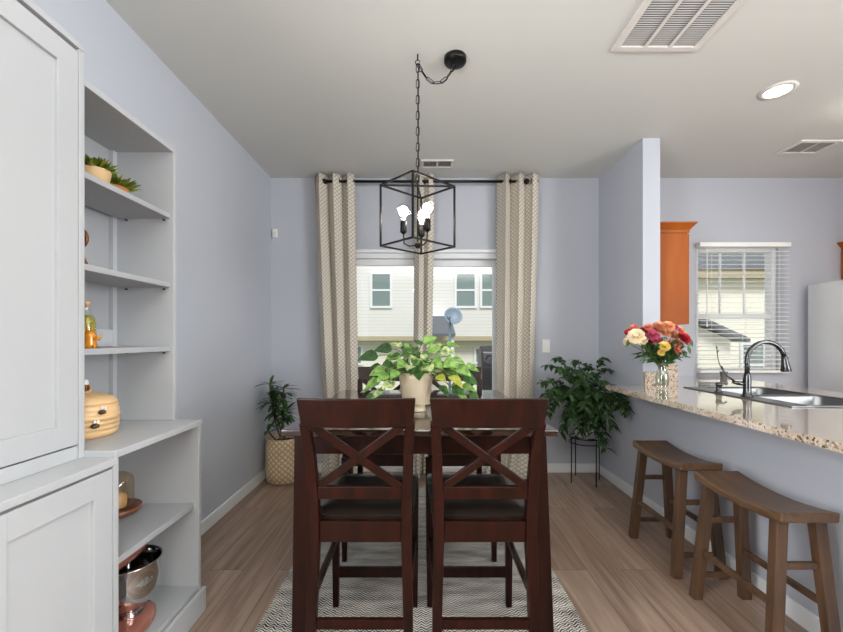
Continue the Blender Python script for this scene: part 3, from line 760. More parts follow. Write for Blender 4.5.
def shaker_door(parent, X, y0, y1, z0, z1, st_=.072):
    b = MB(); b.box(X, X + .02, y0, y0 + st_, z0, z1); b.box(X, X + .02, y1 - st_, y1, z0, z1); b.box(X, X + .02, y0 + st_, y1 - st_, z1 - st_, z1); b.box(X, X + .02, y0 + st_, y1 - st_, z0, z0 + st_)
    o = b.build('door', 'cab', parent, bevel=.0015)
    MB().box(X + .002, X + .009, y0 + st_, y1 - st_, z0 + st_, z1 - st_).build('door_panel', 'cab', o)
    return o
# closed upper cabinet
cu = thing('tall_cabinet', 'white upper cabinet with framed doors at the left edge', 'cabinet', (-1.26, .9, .857))
ZU = 2.205
b = MB(); b.box(XB, (UF + .014) - .022, B0, Y0 - .001, .858, ZU - .02); b.build('carcass', 'cab', cu, bevel=.0015)
MB().box(XB, (UF + .014) + .002, B0, Y0 - .001, ZU - .02, ZU).build('top_board', 'cab', cu, bevel=.002)
for (a0, a1) in ((.895, Y0 - .022), (B0 + .005, .891)):
    shaker_door(cu, (UF + .014) - .0215, a0, a1, .905, ZU - .032)
MB().box((UF + .014) - .0215, (UF + .014), Y0 - .0205, Y0 - .001, .858, ZU - .021).build('side_stile', 'cab', cu, bevel=.001)
MB().box((UF + .014) - .0215, (UF + .014) - .003, B0, Y0 - .022, .858, .900).build('bottom_rail', 'cab', cu, bevel=.001)
# closed lower cabinet
cl = thing('low_cabinet', 'white closed base cabinet at the bottom left corner', 'cabinet', (-1.2, .9, 0))
MB().box(XB, (LF + .008) - .021, B0, Y0 - .001, .0, .832).build('carcass', 'cab', cl, bevel=.0015)
MB().box(XB, (LF + .008) + .003, B0, Y0 - .001, .833, .857).build('top_board', 'cab', cl, bevel=.003)
for (a0, a1) in ((.895, Y0 - .018), (B0 + .005, .891)):
    shaker_door(cl, (LF + .008) - .0205, a0, a1, .11, .824)
MB().box((LF + .008) - .0205, (LF + .008), Y0 - .015, Y0 - .001, 0, .832).build('side_stile', 'cab', cl, bevel=.001)
MB().box((LF + .008) - .0205, (LF + .008) - .003, B0, Y0 - .016, 0, .105).build('plinth', 'cab', cl, bevel=.002)

# ------------------------------------------------------------------ shelf items
# leaves
def leaf(b, base, dirv, nrm, L, W, droop=.3, fold=.25, prof=((0, 0), (.2, .75), (.45, 1), (.75, .62), (1, 0)), mi=0):
    base = V(base); d = V(dirv).normalized(); n = V(nrm); n = n - d * n.dot(d)
    n = n.normalized() if n.length > 1e-4 else d.orthogonal().normalized()
    s = d.cross(n); rows = []
    for t, wv in prof:
        dd = droop * t * t * L
        p = base + d * (L * t * (1 - .15 * droop * t)) - V((0, 0, dd))
        if wv == 0: rows.append([b.bm.verts.new(p)])
        else:
            hw = W / 2 * wv
            rows.append([b.bm.verts.new(p + s * hw + n * hw * fold), b.bm.verts.new(p), b.bm.verts.new(p - s * hw + n * hw * fold)])
    b.mi = mi
    for a, c in zip(rows, rows[1:]):
        if len(a) == 1 and len(c) == 3: b.face([a[0], c[1], c[0]]); b.face([a[0], c[2], c[1]])
        elif len(a) == 3 and len(c) == 3: b.face([a[0], a[1], c[1], c[0]]); b.face([a[1], a[2], c[2], c[1]])
        elif len(a) == 3: b.face([a[0], a[1], c[0]]); b.face([a[1], a[2], c[0]])
def bez(a, c, d, n=10):
    a, c, d = V(a), V(c), V(d)
    return [(a * (1 - t) ** 2 + c * 2 * t * (1 - t) + d * t * t) for t in [i / n for i in range(n + 1)]]
def rv(s=1.0): return V((random.uniform(-s, s), random.uniform(-s, s), random.uniform(-s, s)))
def leafmat(name, c, c2, rough=.42):
    m = bpy.data.materials.new(name); m.use_nodes = True
    nt = m.node_tree; N = nt.nodes; L = nt.links; b = N['Principled BSDF']
    tc = N.new('ShaderNodeTexCoord'); nz = N.new('ShaderNodeTexNoise'); nz.inputs['Scale'].default_value = 45; nz.inputs['Detail'].default_value = 4
    L.new(tc.outputs['Object'], nz.inputs['Vector']); r = ramp(N, [(.38, c), (.62, c2)]); L.new(nz.outputs['Fac'], r.inputs[0]); L.new(r.outputs[0], b.inputs['Base Color'])
    b.inputs['Roughness'].default_value = rough
    tl = N.new('ShaderNodeBsdfTranslucent'); L.new(r.outputs[0], tl.inputs[0]); ms = N.new('ShaderNodeMixShader'); ms.inputs[0].default_value = .25
    L.new(b.outputs[0], ms.inputs[1]); L.new(tl.outputs[0], ms.inputs[2]); L.new(ms.outputs[0], N['Material Output'].inputs[0])
    return m
M['leaf_dark'] = leafmat('dark_green_leaf', (26, 50, 24), (52, 84, 40))
M['leaf_mid'] = leafmat('mid_green_leaf', (40, 74, 32), (70, 110, 52))
M['leaf_light'] = leafmat('light_green_leaf', (92, 138, 58), (150, 184, 100))
M['leaf_var'] = leafmat('variegated_leaf', (70, 120, 50), (205, 214, 150))
M['leaf_yel'] = leafmat('yellow_green_leaf', (140, 150, 50), (190, 186, 80))
M['stem'] = mat('green_stem', (84, 104, 48), .6)
M['cane'] = mat('brown_cane', (104, 88, 60), .8)

# succulents on the top shelf
M['pot_tan'] = mat('tan_clay_pot', (206, 172, 128), .7, var=.1)
M['pot_terra'] = mat('terracotta_pot', (186, 120, 62), .7, var=.12)
M['succ'] = leafmat('succulent_leaf', (70, 100, 26), (120, 140, 44)); M['succ2'] = leafmat('succulent_leaf_pale', (110, 124, 40), (168, 160, 76))
def succulent(label, c, r, h, pm, n, lh):
    t = thing('succulent_pot', label, 'plant', c)
    x, y, z = c
    MB().lathe([(r * .7, z), (r * .86, z + .01), (r, z + h * .9), (r, z + h), (r * .88, z + h), (r * .84, z + h * .85)], (x, y, 0), 24).build('pot', pm, t, smooth=True)
    b = MB()
    for i in range(n):
        a = random.uniform(0, 2 * PI); q = random.random() ** .6; rr = r * .9 * q
        d = V((math.cos(a) * q * 1.1, math.sin(a) * q * 1.1, .9)) + rv(.3)
        leaf(b, (x + rr * .6 * math.cos(a), y + rr * .6 * math.sin(a), z + h * .86), d, (math.cos(a), math.sin(a), .3), lh * random.uniform(.6, 1.05), .014, .25, .5, mi=random.choice((0, 0, 1)))
    b.build('foliage', ['succ', 'succ2'], t)
succulent('small green succulent in a tan pot at front of the top open shelf', (-1.205, 1.475, SH[0]), .05, .055, 'pot_tan', 190, .08)
succulent('small green succulent in a terracotta pot, farther back on the top shelf', (-1.285, 1.67, SH[0]), .052, .065, 'pot_terra', 200, .1)

# bronze ornament
M['bronze'] = mat('bronze_metal', (128, 78, 48), .35, metal=.9)
t = thing('metal_ornament', 'bronze ring ornament on splayed feet on the second shelf', 'ornament', (-1.266, 1.47, SH[1]))
ox, oy, oz = -1.266, 1.47, SH[1]
MB().tube([(ox + .036 * math.cos(a), oy, oz + .115 + .036 * math.sin(a)) for a in [2 * PI * i / 28 for i in range(28)]], .0065, 8, closed=True).build('ring', 'bronze', t, smooth=True)
for a in (0, 2.1, 4.2):
    MB().tube([(ox, oy, oz + .085), (ox + .02 * math.cos(a), oy + .02 * math.sin(a), oz + .05), (ox + .045 * math.cos(a), oy + .045 * math.sin(a), oz + .004)], [.006, .005, .0045], 8).build('foot', 'bronze', t, smooth=True)
# oil bottle and figurine
M['oil'] = mat('yellow_green_oil', (178, 168, 40), .08, trans=.35); M['clearg'] = mat_pane('clear_glass', (.97, .98, .96, 1), .09)
M['amber'] = mat('amber_glaze', (206, 132, 30), .22, coat=.5, var=.25, vscale=40)
bx, by, bz = -1.248, 1.49, SH[2]
t = thing('oil_bottle', 'glass bottle of yellow-green oil on the third shelf', 'bottle', (bx, by, bz))
MB().lathe([(.030, bz), (.031, bz + .01), (.031, bz + .095), (.026, bz + .115), (.011, bz + .132), (.010, bz + .158), (.012, bz + .16)], (bx, by, 0), 24).build('glass_body', 'clearg', t, smooth=True)
MB().lathe([(.028, bz + .003), (.028, bz + .092), (.023, bz + .111), (.010, bz + .122)], (bx, by, 0), 24).build('oil', 'oil', t, smooth=True)
MB().lathe([(.009, bz + .15), (.009, bz + .162), (.012, bz + .163), (.012, bz + .175)], (bx, by, 0), 16).build('cork', 'pot_tan', t, smooth=True)
gx, gy, gz = -1.185, 1.43, SH[2]
t = thing('figurine', 'small amber glazed animal figurine in front of the oil bottle', 'figurine', (gx, gy, gz))
b = MB(); b.lathe([(.018, gz), (.022, gz + .012), (.016, gz + .03), (.02, gz + .044), (.012, gz + .058), (0, gz + .064)], (gx, gy, 0), 18)
b.tube([(gx + .01, gy, gz + .035), (gx + .028, gy + .004, gz + .034), (gx + .038, gy + .006, gz + .05)], [.008, .006, .003], 8); b.tube([(gx - .01, gy, gz + .035), (gx - .028, gy, gz + .034), (gx - .036, gy, gz + .05)], [.008, .006, .003], 8)
b.tube([(gx + .012, gy, gz + .012), (gx + .026, gy - .012, gz + .004)], [.008, .004], 8); b.tube([(gx + .004, gy, gz + .058), (gx + .012, gy, gz + .078)], [.004, .002], 6); b.tube([(gx - .004, gy, gz + .058), (gx - .012, gy, gz + .078)], [.004, .002], 6)
b.build('body', 'amber', t, smooth=True)
# beehive jar
M['honey'] = mat('honey_yellow_glaze', (224, 186, 136), .35, var=.1, vscale=25, bump=.3, bscale=50)
M['bee_dark'] = mat('dark_bee_stripe', (60, 40, 24), .4)
hx, hy, hz = -1.272, 1.52, .8775
t = thing('beehive_jar', 'honey-yellow beehive shaped cookie jar dotted with bees', 'jar', (hx, hy, hz))
prof = [(.082, hz), (.088, hz + .006)]
for i in range(6):
    z = hz + .012 + i * .018; r = .096 + .006 * math.sin(PI * i / 5.2); prof += [(r - .0008, z), (r + .0008, z + .009), (r - .0008, z + .018)]
prof += [(.090, hz + .122)]
MB().lathe(prof, (hx, hy, 0), 40).build('jar_body', 'honey', t, smooth=True)
lp = [(.094, hz + .1225), (.094, hz + .130), (.084, hz + .142), (.062, hz + .154), (.030, hz + .162), (.014, hz + .166)]
lid = MB().lathe(lp, (hx, hy, 0), 40).build('lid', 'honey', t, smooth=True)
def bee(parent, c, s=1.0, nrm=(1, 0, 0)):
    c = V(c); o = MB().ball(c, .010 * s, 10, 8, (1, 1.5, .9)).build('bee', 'bee_dark', parent, smooth=True)
    b = MB()
    for dy in (-.2, .75): b.ball(c + V((0, .011 * dy * s, 0)), .0102 * s, 10, 6, (1, .18, .9))
    b.build('bee_stripe', 'amber', o, smooth=True)
    b = MB(); b.ball(c + V((-.002, .004, .012 * s)), .009 * s, 8, 6, (.3, .8, 1)); b.ball(c + V((.005, .008, .011 * s)), .008 * s, 8, 6, (.3, .8, 1)); b.build('bee_wing', 'white_plastic', o, smooth=True)
bee(t, (hx + .012, hy - .03, hz + .184), 1.7); bee(t, (hx + .082, hy - .062, hz + .05), 1.1); bee(t, (hx + .094, hy - .044, hz + .098), 1.0)
MB().lathe([(.013, hz + .165), (.016, hz + .175), (0, hz + .182)], (hx + .006, hy - .01, 0), 14).build('lid_knob', 'honey', t, smooth=True)
# cake dome
M['amberg'] = mat_pane('amber_tinted_glass', (.95, .86, .72, 1), .08)
M['walnutb'] = wood('reddish_wood_board', (104, 58, 36), (140, 82, 54), (30, 5, 30), .35, .2)
kx, ky, kz = -1.29, 1.69, .5025
t = thing('cake_dome', 'glass cloche on a round reddish wood stand, middle of the low unit', 'cake dome', (kx, ky, kz))
MB().lathe([(.05, kz), (.055, kz + .012), (.085, kz + .016), (.092, kz + .022), (.092, kz + .032), (.088, kz + .035), (.085, kz + .031), (0, kz + .031)], (kx, ky, 0), 40, cap=False).build('wood_stand', 'walnutb', t, smooth=True)
MB().lathe([(.064, kz + .0315), (.064, kz + .135), (.058, kz + .157), (.036, kz + .174), (.0, kz + .179)], (kx, ky, 0), 36, cap=False).build('glass_dome', 'amberg', t, smooth=True)
MB().lathe([(.006, kz + .178), (.006, kz + .186), (.012, kz + .194), (.010, kz + .206), (0, kz + .21)], (kx, ky, 0), 16).build('knob', 'clearg', t, smooth=True)
MB().lathe([(.035, kz + .0315), (.038, kz + .05), (.036, kz + .085), (.0, kz + .095)], (kx, ky, 0), 20).build('baked_cake', 'pot_tan', t, smooth=True)
# stand mixer
M['copper'] = mat('rose_copper_enamel', (176, 112, 96), .22, metal=.35, coat=.6)
mx_, my_, mz = -1.155, 1.575, .1285
t = thing('stand_mixer', 'rose copper stand mixer with a steel bowl, bottom of the low unit', 'mixer', (mx_, my_, mz))
def oval(cx_, cy_, rx, ry, z, n=32): return [(cx_ + rx * math.cos(2 * PI * i / n), cy_ + ry * math.sin(2 * PI * i / n), z) for i in range(n)]
b = MB(); rs = []
for (rx, ry, z) in ((.098, .15, mz), (.104, .156, mz + .008), (.104, .156, mz + .024), (.094, .146, mz + .034), (.06, .10, mz + .037)):
    rs.append([b.bm.verts.new(p) for p in oval(mx_, my_ - .055, rx, ry, z)])
for a_, b_ in zip(rs, rs[1:]):
    for k in range(32): b.face([a_[k], a_[(k + 1) % 32], b_[(k + 1) % 32], b_[k]])
b.face(rs[0]); b.face(rs[-1]); b.build('base', 'copper', t, smooth=True)
b = MB(); rs = []
for (rx, ry, dy, z) in ((.05, .04, -.15, mz + .03), (.042, .034, -.15, mz + .10), (.04, .034, -.15, mz + .2), (.045, .04, -.145, mz + .25), (.05, .045, -.14, mz + .26)):
    rs.append([b.bm.verts.new(p) for p in oval(mx_, my_ + dy, rx, ry, z)])
for a_, b_ in zip(rs, rs[1:]):
    for k in range(32): b.face([a_[k], a_[(k + 1) % 32], b_[(k + 1) % 32], b_[k]])
b.face(rs[0]); b.face(rs[-1]); b.build('column', 'copper', t, smooth=True)
MB().lathe([(0, -.17), (.03, -.165), (.046, -.14), (.051, -.06), (.05, .02), (.044, .07), (.028, .095), (0, .1)], (mx_, my_ - .02, mz + .295), 24, axis=(0, 1, 0)).build('motor_head', 'copper', t, smooth=True)
b = MB(); z = mz + .038
b.lathe([(.05, z), (.052, z + .012), (.042, z + .02), (.062, z + .032), (.088, z + .06), (.104, z + .10), (.110, z + .15), (.112, z + .205), (.116, z + .210), (.112, z + .212), (.109, z + .205), (.106, z + .15), (.100, z + .10), (.084, z + .064), (.06, z + .038), (0, z + .034)], (mx_, my_, 0), 44, cap=False)
b.build('mixing_bowl', 'chrome', t, smooth=True)
MB().tube([(mx_, my_, mz + .25), (mx_, my_, mz + .13)], .008, 10).build('beater_shaft', 'chrome', t, smooth=True)

# ------------------------------------------------------------------ floor plant in woven basket (left corner)
M['basket'] = None
def mat_basket():
    m = bpy.data.materials.new('woven_basket'); m.use_nodes = True
    nt = m.node_tree; N = nt.nodes; L = nt.links; b = N['Principled BSDF']
    tc = N.new('ShaderNodeTexCoord'); sp = N.new('ShaderNodeSeparateXYZ'); L.new(tc.outputs['Object'], sp.inputs[0])
    an = math_node(N, L, 'MULTIPLY', math_node(N, L, 'ARCTAN2', sp.outputs[1], sp.outputs[0]), .15)
    z = sp.outputs[2]
    p1 = math_node(N, L, 'DIVIDE', math_node(N, L, 'PINGPONG', math_node(N, L, 'ADD', an, math_node(N, L, 'ADD', z, 5)), .024), .024)
    p2 = math_node(N, L, 'DIVIDE', math_node(N, L, 'PINGPONG', math_node(N, L, 'SUBTRACT', math_node(N, L, 'ADD', an, 5), z), .024), .024)
    f = math_node(N, L, 'MINIMUM', p1, p2)
    r = ramp(N, [(0.08, (176, 146, 110)), (0.35, (226, 204, 170))]); L.new(f, r.inputs[0]); L.new(r.outputs[0], b.inputs['Base Color'])
    b.inputs['Roughness'].default_value = .85
    bp = N.new('ShaderNodeBump'); bp.inputs['Strength'].default_value = .8; bp.inputs['Distance'].default_value = .01; L.new(f, bp.inputs['Height']); L.new(bp.outputs[0], b.inputs['Normal'])
    return m
M['basket'] = mat_basket()
qx, qy = -1.215, 3.53
t = thing('potted_plant', 'dark leafy cane plant in a woven straw basket in the left corner', 'plant', (qx, qy, 0))
MB().lathe([(.125, 0), (.14, .01), (.155, .10), (.155, .22), (.148, .36), (.150, .385), (.140, .385), (.138, .33), (0, .33)], (qx, qy, 0), 40, cap=False).build('basket', 'basket', t, smooth=True)
MB().lathe([(.1375, .34), (.07, .346), (0, .348)], (qx, qy, 0), 24, cap=False).build('soil', 'soil', t)
canes = [bez((qx - .02, qy, .34), (qx - .08, qy - .08, .6), (qx - .06, qy - .16, .86)), bez((qx + .03, qy, .34), (qx - .03, qy - .12, .55), (qx - .04, qy - .18, .74)), bez((qx, qy - .03, .34), (qx + .03, qy - .1, .5), (qx + .05, qy - .14, .62)), bez((qx - .03, qy - .02, .34), (qx + .03, qy - .08, .6), (qx + .04, qy - .12, .82)), bez((qx - .05, qy, .34), (qx - .08, qy - .12, .43), (qx - .07, qy - .2, .50))]
b = MB()
for c_ in canes: b.tube(c_, .007, 7)
b.build('stem', 'cane', t, smooth=True)
b = MB(); lp_ = ((0, .15), (.15, .7), (.4, 1), (.7, .8), (1, 0))
for ci, c_ in enumerate(canes):
    tip = c_[-1]; nl = 34 if ci < 4 else 7
    for i in range(nl):
        a = 2.4 * i; up = random.uniform(-.15, .9)
        d = V((math.cos(a), math.sin(a) * .9, up)); base = c_[-1 - (i % 4)]
        if tip.x + d.x * .14 < XL + .03: d.x = abs(d.x) * .3
        if tip.y + d.y * .14 > YB - .03: d.y = -abs(d.y) * .3
        leaf(b, base, d, (0, 0, 1), random.uniform(.11, .17), .036, random.uniform(.15, .5), .2, lp_, mi=random.choice((0, 1, 1)))
b.build('foliage', ['leaf_dark', 'leaf_mid'], t, smooth=True)

# ------------------------------------------------------------------ stand plant (right corner)
sx_, sy_ = 1.435, 3.50
t = thing('plant_stand', 'thin black wire plant stand in the right corner', 'plant stand', (sx_, sy_, 0))
for z in (.39, .345): MB().tube([(sx_ + .135 * math.cos(a), sy_ + .135 * math.sin(a), z) for a in [2 * PI * i / 36 for i in range(36)]], .005, 7, closed=True).build('ring', 'black', t, smooth=True)
for k in range(4):
    a = .25 + k * PI / 2; p = V((sx_ + .141 * math.cos(a), sy_ + .141 * math.sin(a), 0))
    MB().tube([p, p + V((0, 0, .40))], .005, 7).build('leg', 'black', t, smooth=True)
MB().tube([(sx_ - .133, sy_, .385), (sx_ + .133, sy_, .385)], .004, 6).tube([(sx_, sy_ - .133, .385), (sx_, sy_ + .133, .385)], .004, 6).build('cross_wires', 'black', t, smooth=True)
t = thing('potted_plant', 'bushy dark green plant in a white pot on the wire stand', 'plant', (sx_, sy_, .39))
M['whitepot'] = mat('white_glazed_pot', (206, 208, 210), .3, coat=.3)
MB().lathe([(.07, .39), (.085, .40), (.105, .52), (.108, .545), (.098, .545), (.094, .52), (0, .52)], (sx_, sy_, 0), 36, cap=False).build('pot', 'whitepot', t, smooth=True)
MB().lathe([(.095, .522), (.05, .53), (0, .532)], (sx_, sy_, 0), 20, cap=False).build('soil', 'soil', t)
tips = [(556, 358, 3.5), (575, 361, 3.45), (603, 359, 3.35), (541, 383, 3.42), (540, 402, 3.35), (556, 398, 3.25), (630, 402, 3.08), (616, 404, 3.15), (622, 390, 3.12), (612, 425, 3.12), (601, 440, 3.2), (606, 448, 3.18), (578, 428, 3.2), (592, 375, 3.3),
        (565, 377, 3.3), (548, 366, 3.5), (588, 366, 3.55), (552, 390, 3.5), (570, 395, 3.15), (590, 395, 3.15), (580, 383, 3.2), (605, 385, 3.2), (568, 412, 3.2), (598, 415, 3.12), (560, 370, 3.35), (610, 370, 3.4), (585, 405, 3.1), (575, 372, 3.25), (604, 400, 3.12), (548, 412, 3.3), (560, 432, 3.3), (628, 412, 3.1), (590, 424, 3.15), (572, 420, 3.15), (582, 430, 3.2), (594, 432, 3.18), (585, 415, 3.1), (564, 424, 3.25), (545, 395, 3.3), (566, 368, 3.4)]
b = MB(); fl_ = MB()
for (px, py, Y) in tips:
    tip = P(px, py, Y); tip.x = min(tip.x, XS - .035); tip.y = min(tip.y, YB - .05)
    root = V((sx_ + random.uniform(-.05, .05), sy_ + random.uniform(-.05, .05), .53))
    midp = root.lerp(tip, .5) + V((0, 0, .28 + max(0, .75 - tip.z) * .35)); midp.y = min(midp.y, YB - .06)
    cv = bez(root, midp, tip, 14); b.tube(cv, .0028, 5)
    for i in range(3, 15):
        p = cv[i]; tg = (cv[i] - cv[i - 1]).normalized()
        for s_ in range(3):
            side = tg.cross(V((0, 0, 1))); side = side.normalized() * (1 if s_ == 0 else -1) + rv(.5) + V((0, -.25, .0))
            d = tg * .5 + side * .9
            if p.x + d.x * .07 > XS - .01: d.x = -abs(d.x)
            if p.y + d.y * .07 > YB - .02: d.y = -abs(d.y)
            if p.y + d.y * .07 < 3.04 : d.y = abs(d.y) * .3
            leaf(fl_, p + rv(.008), d, V((0, -.4, 1)) + rv(.4), random.uniform(.05, .085), random.uniform(.026, .042), .5, .2, mi=random.choice((0, 0, 0, 1)))
b.build('stem', 'stem', t, smooth=True); fl_.build('foliage', ['leaf_dark', 'leaf_mid'], t, smooth=True)

# ------------------------------------------------------------------ pothos on the table
ox, oy, oz = -.026, 1.87, TZ
t = thing('potted_plant', 'variegated trailing plant in a beige pot at the centre of the dining table', 'plant', (ox, oy, oz))
M['beigepot'] = mat('beige_stoneware', (190, 174, 148), .6, var=.08, vscale=14)
MB().lathe([(.035, oz), (.038, oz + .004), (.030, oz + .028), (.034, oz + .034), (.06, oz + .036)], (ox + .01, oy, 0), 28).build('pot_foot', 'beigepot', t, smooth=True)
MB().lathe([(.058, oz + .037), (.064, oz + .042), (.078, oz + .15), (.082, oz + .18), (.076, oz + .18), (.072, oz + .165), (0, oz + .165)], (ox, oy, 0), 36, cap=False).build('pot', 'beigepot', t, smooth=True)
MB().lathe([(.0715, oz + .166), (.03, oz + .172), (0, oz + .174)], (ox, oy, 0), 20, cap=False).build('soil', 'soil', t)
b = MB(); fl_ = MB(); heart = ((0, .0), (.06, .55), (.25, 1), (.5, .86), (.78, .45), (1, 0))
spec = [(378, 356, 1.82, .10, 0), (392, 349, 1.85, .09, 0), (402, 346, 1.9, .07, 3), (424, 343, 1.9, .08, 2), (428, 352, 1.86, .08, 2), (440, 352, 1.85, .08, 3), (452, 358, 1.84, .07, 2), (414, 354, 1.83, .08, 3), (405, 362, 1.8, .08, 2), (393, 364, 1.82, .07, 1),
        (385, 370, 1.83, .08, 2), (380, 380, 1.85, .08, 2), (384, 390, 1.84, .07, 3), (375, 396, 1.84, .06, 1), (381, 366, 1.9, .06, 1), (443, 362, 1.78, .09, 2), (456, 367, 1.82, .08, 2), (463, 376, 1.84, .08, 1), (450, 376, 1.78, .08, 4), (437, 376, 1.78, .06, 4), (462, 386, 1.84, .07, 2), (452, 388, 1.80, .07, 1),
        (470, 393, 1.86, .06, 1), (440, 386, 1.80, .06, 1), (420, 372, 1.76, .07, 1), (412, 366, 1.76, .07, 3), (427, 366, 1.77, .07, 3), (433, 360, 1.8, .08, 2), (399, 356, 1.86, .08, 2), (418, 359, 1.79, .07, 3), (447, 345, 1.93, .07, 2), (410, 349, 1.92, .07, 1), (388, 374, 1.78, .07, 2), (392, 383, 1.79, .06, 3),
        (446, 370, 1.86, .07, 2), (398, 371, 1.77, .06, 2), (372, 388, 1.88, .06, 2), (466, 366, 1.9, .07, 2), (458, 394, 1.83, .05, 2), (436, 347, 1.93, .07, 3)]
for (px, py, Y, L_, mi_) in spec:
    tip = P(px, py, Y); root = V((ox + random.uniform(-.03, .03), oy + random.uniform(-.03, .03), oz + .17))
    cv = bez(root, root.lerp(tip, .5) + V((0, 0, .07)), tip, 8); b.tube(cv, .0022, 5)
    out = (tip - V((ox, oy, oz + .20))); out.z *= .5; out = out.normalized() + V((0, -.25, -.15)) + rv(.25)
    if tip.z < oz + .05: out.z = abs(out.z) * .2
    fl_.mi = 0
    leaf(fl_, tip, out, V((0, -.75, .8)) + rv(.35), L_ * 1.0, L_ * .78, .25 if tip.z > oz + .07 else 0, .18, heart, mi=mi_)
    for k in (4, 6):
        if random.random() < .65:
            d = rv(1); d.y -= .3; leaf(fl_, cv[k], d, V((0, -.7, .8)) + rv(.4), L_ * .75, L_ * .6, .2, .18, heart, mi=random.choice((1, 2, 3)))
b.build('vines', 'stem', t, smooth=True); fl_.build('foliage', ['leaf_dark', 'leaf_mid', 'leaf_light', 'leaf_var', 'leaf_yel'], t, smooth=True)

# ------------------------------------------------------------------ flower vase on the counter
vx_, vy_, vz = 1.685, 2.80, c1
t = thing('flower_vase', 'clear glass vase holding a mixed bouquet on the granite bar end', 'vase', (vx_, vy_, vz))
MB().lathe([(.040, vz), (.042, vz + .004), (.038, vz + .012), (.044, vz + .045), (.046, vz + .07), (.038, vz + .11), (.024, vz + .145), (.030, vz + .175), (.046, vz + .205), (.044, vz + .205), (.028, vz + .176), (.022, vz + .146), (.036, vz + .11), (.043, vz + .07), (.041, vz + .045), (.034, vz + .014), (0, vz + .012)], (vx_, vy_, 0), 36, cap=False).build('glass_body', 'clearg', t, smooth=True)
M['water'] = mat_pane('vase_water', (.90, .93, .88, 1), .05)
MB().lathe([(.030, vz + .016), (.039, vz + .045), (.041, vz + .07), (.034, vz + .108)], (vx_, vy_, 0), 30).build('water', 'water', t, smooth=True)
fcol = {'cream': (238, 222, 190), 'pink': (206, 96, 124), 'red': (178, 30, 44), 'peach': (232, 164, 124), 'yellow': (228, 202, 110), 'salmon': (224, 128, 112)}
for k, v_ in fcol.items(): M['f_' + k] = mat(k + '_petal', v_, .6, var=.12, vscale=60)
fl_list = [('cream', 636, 337, .040), ('cream', 629, 342, .028), ('cream', 641, 341, .030), ('pink', 652, 336, .034), ('pink', 657, 342, .030), ('pink', 648, 344, .024), ('red', 629, 333, .022), ('red', 683, 339, .034), ('red', 643, 331, .020),
           ('peach', 659, 327, .032), ('peach', 668, 327, .030), ('peach', 665, 334, .028), ('peach', 673, 336, .030), ('peach', 677, 344, .026), ('peach', 680, 331, .024), ('yellow', 664, 347, .028), ('yellow', 668, 354, .022), ('yellow', 661, 353, .018),
           ('salmon', 634, 329, .024), ('salmon', 648, 328, .022), ('salmon', 671, 344, .024), ('salmon', 677, 351, .020), ('pink', 674, 328, .022), ('peach', 655, 330, .024)]
desc = {'cream': 'cream rose in the glass vase on the bar, at the bouquet left side', 'pink': 'pink bloom in the bouquet on the granite bar', 'red': 'deep red rose in the bouquet on the granite bar', 'peach': 'peach bloom in the bouquet on the granite bar', 'yellow': 'pale yellow bloom low in the bouquet on the bar', 'salmon': 'small salmon bloom in the bouquet on the granite bar'}
neck = V((vx_, vy_, vz + .15))
for (k, px, py, r) in fl_list:
    r *= 1.22
    Y = 2.80 + random.uniform(-.10, .06); c_ = P(px, py, Y)
    ft = thing('cut_flower', desc[k], 'flower', (vx_, vy_, vz + .03), k + ' flowers in the bar bouquet')
    off = V((random.uniform(-.014, .014), random.uniform(-.014, .014), 0))
    MB().tube([neck - V((0, 0, .125)) - off * 1.2, neck + off * .8, neck.lerp(c_, .5) + V((0, 0, .012)), c_ - V((0, 0, r * .4))], .0022, 5).build('stem', 'stem', ft, smooth=True)
    b = MB(); out = (c_ - (neck + V((0, 0, .03)))).normalized() * .6 + V((0, -.75, .25)); out.normalize()
    b.ball(c_, r * .42, 10, 6)
    u0 = out.orthogonal().normalized(); w0 = out.cross(u0)
    for ringi, (nr, tilt, ln) in enumerate(((5, .3, .8), (7, .65, .95), (8, 1.05, 1.05), (9, 1.4, 1.05))):
        for i in range(nr):
            a = 2 * PI * i / nr + ringi * .4 + random.uniform(-.1, .1); rad = u0 * math.cos(a) + w0 * math.sin(a)
            d = out * math.cos(tilt) + rad * math.sin(tilt)
            leaf(b, c_ + rad * r * .12, d, out * math.sin(tilt) * 1.0 - rad * math.cos(tilt), r * ln, r * .95, 0, .25, ((0, .35), (.35, .9), (.75, 1), (1, .45), (1.06, 0)))
    b.build('petals', 'f_' + k, ft, smooth=True)
ft = thing('bouquet_greenery', 'dark green leaves filling the bouquet in the glass vase', 'foliage', (vx_, vy_, vz + .03))
b = MB(); g = MB()
for i in range(44):
    a = random.uniform(0, 2 * PI); q = random.uniform(.3, 1); hgt = random.uniform(.08, .22)
    tip = V((vx_ + math.cos(a) * .19 * q, vy_ + math.sin(a) * .12 * q, vz + .17 + hgt * (1 - .45 * q)))
    cv = bez(neck - V((random.uniform(-.012, .012), random.uniform(-.012, .012), .11)), neck + V((0, 0, .05)), tip, 8); b.tube(cv, .0018, 5)
    for j in range(4, 9):
        for s_ in (0, 1):
            d = (cv[j] - cv[j - 1]).normalized() + rv(.9); leaf(g, cv[j], d, V((0, -.6, .8)) + rv(.4), random.uniform(.04, .07), random.uniform(.016, .026), .3, .2, mi=random.choice((0, 1, 1)))
for (px, py) in ((645, 358), (644, 362), (684, 356), (688, 352), (629, 345), (690, 345)):
    c_ = P(px, py - 6, 2.78); leaf(g, c_, V(((px - 660) * .01, 0, -1)), V((0, -1, .2)), .06, .028, 0, .2, mi=1); b.tube(bez(neck, neck.lerp(c_, .5) + V((0, 0, .05)), c_, 6), .0018, 5)
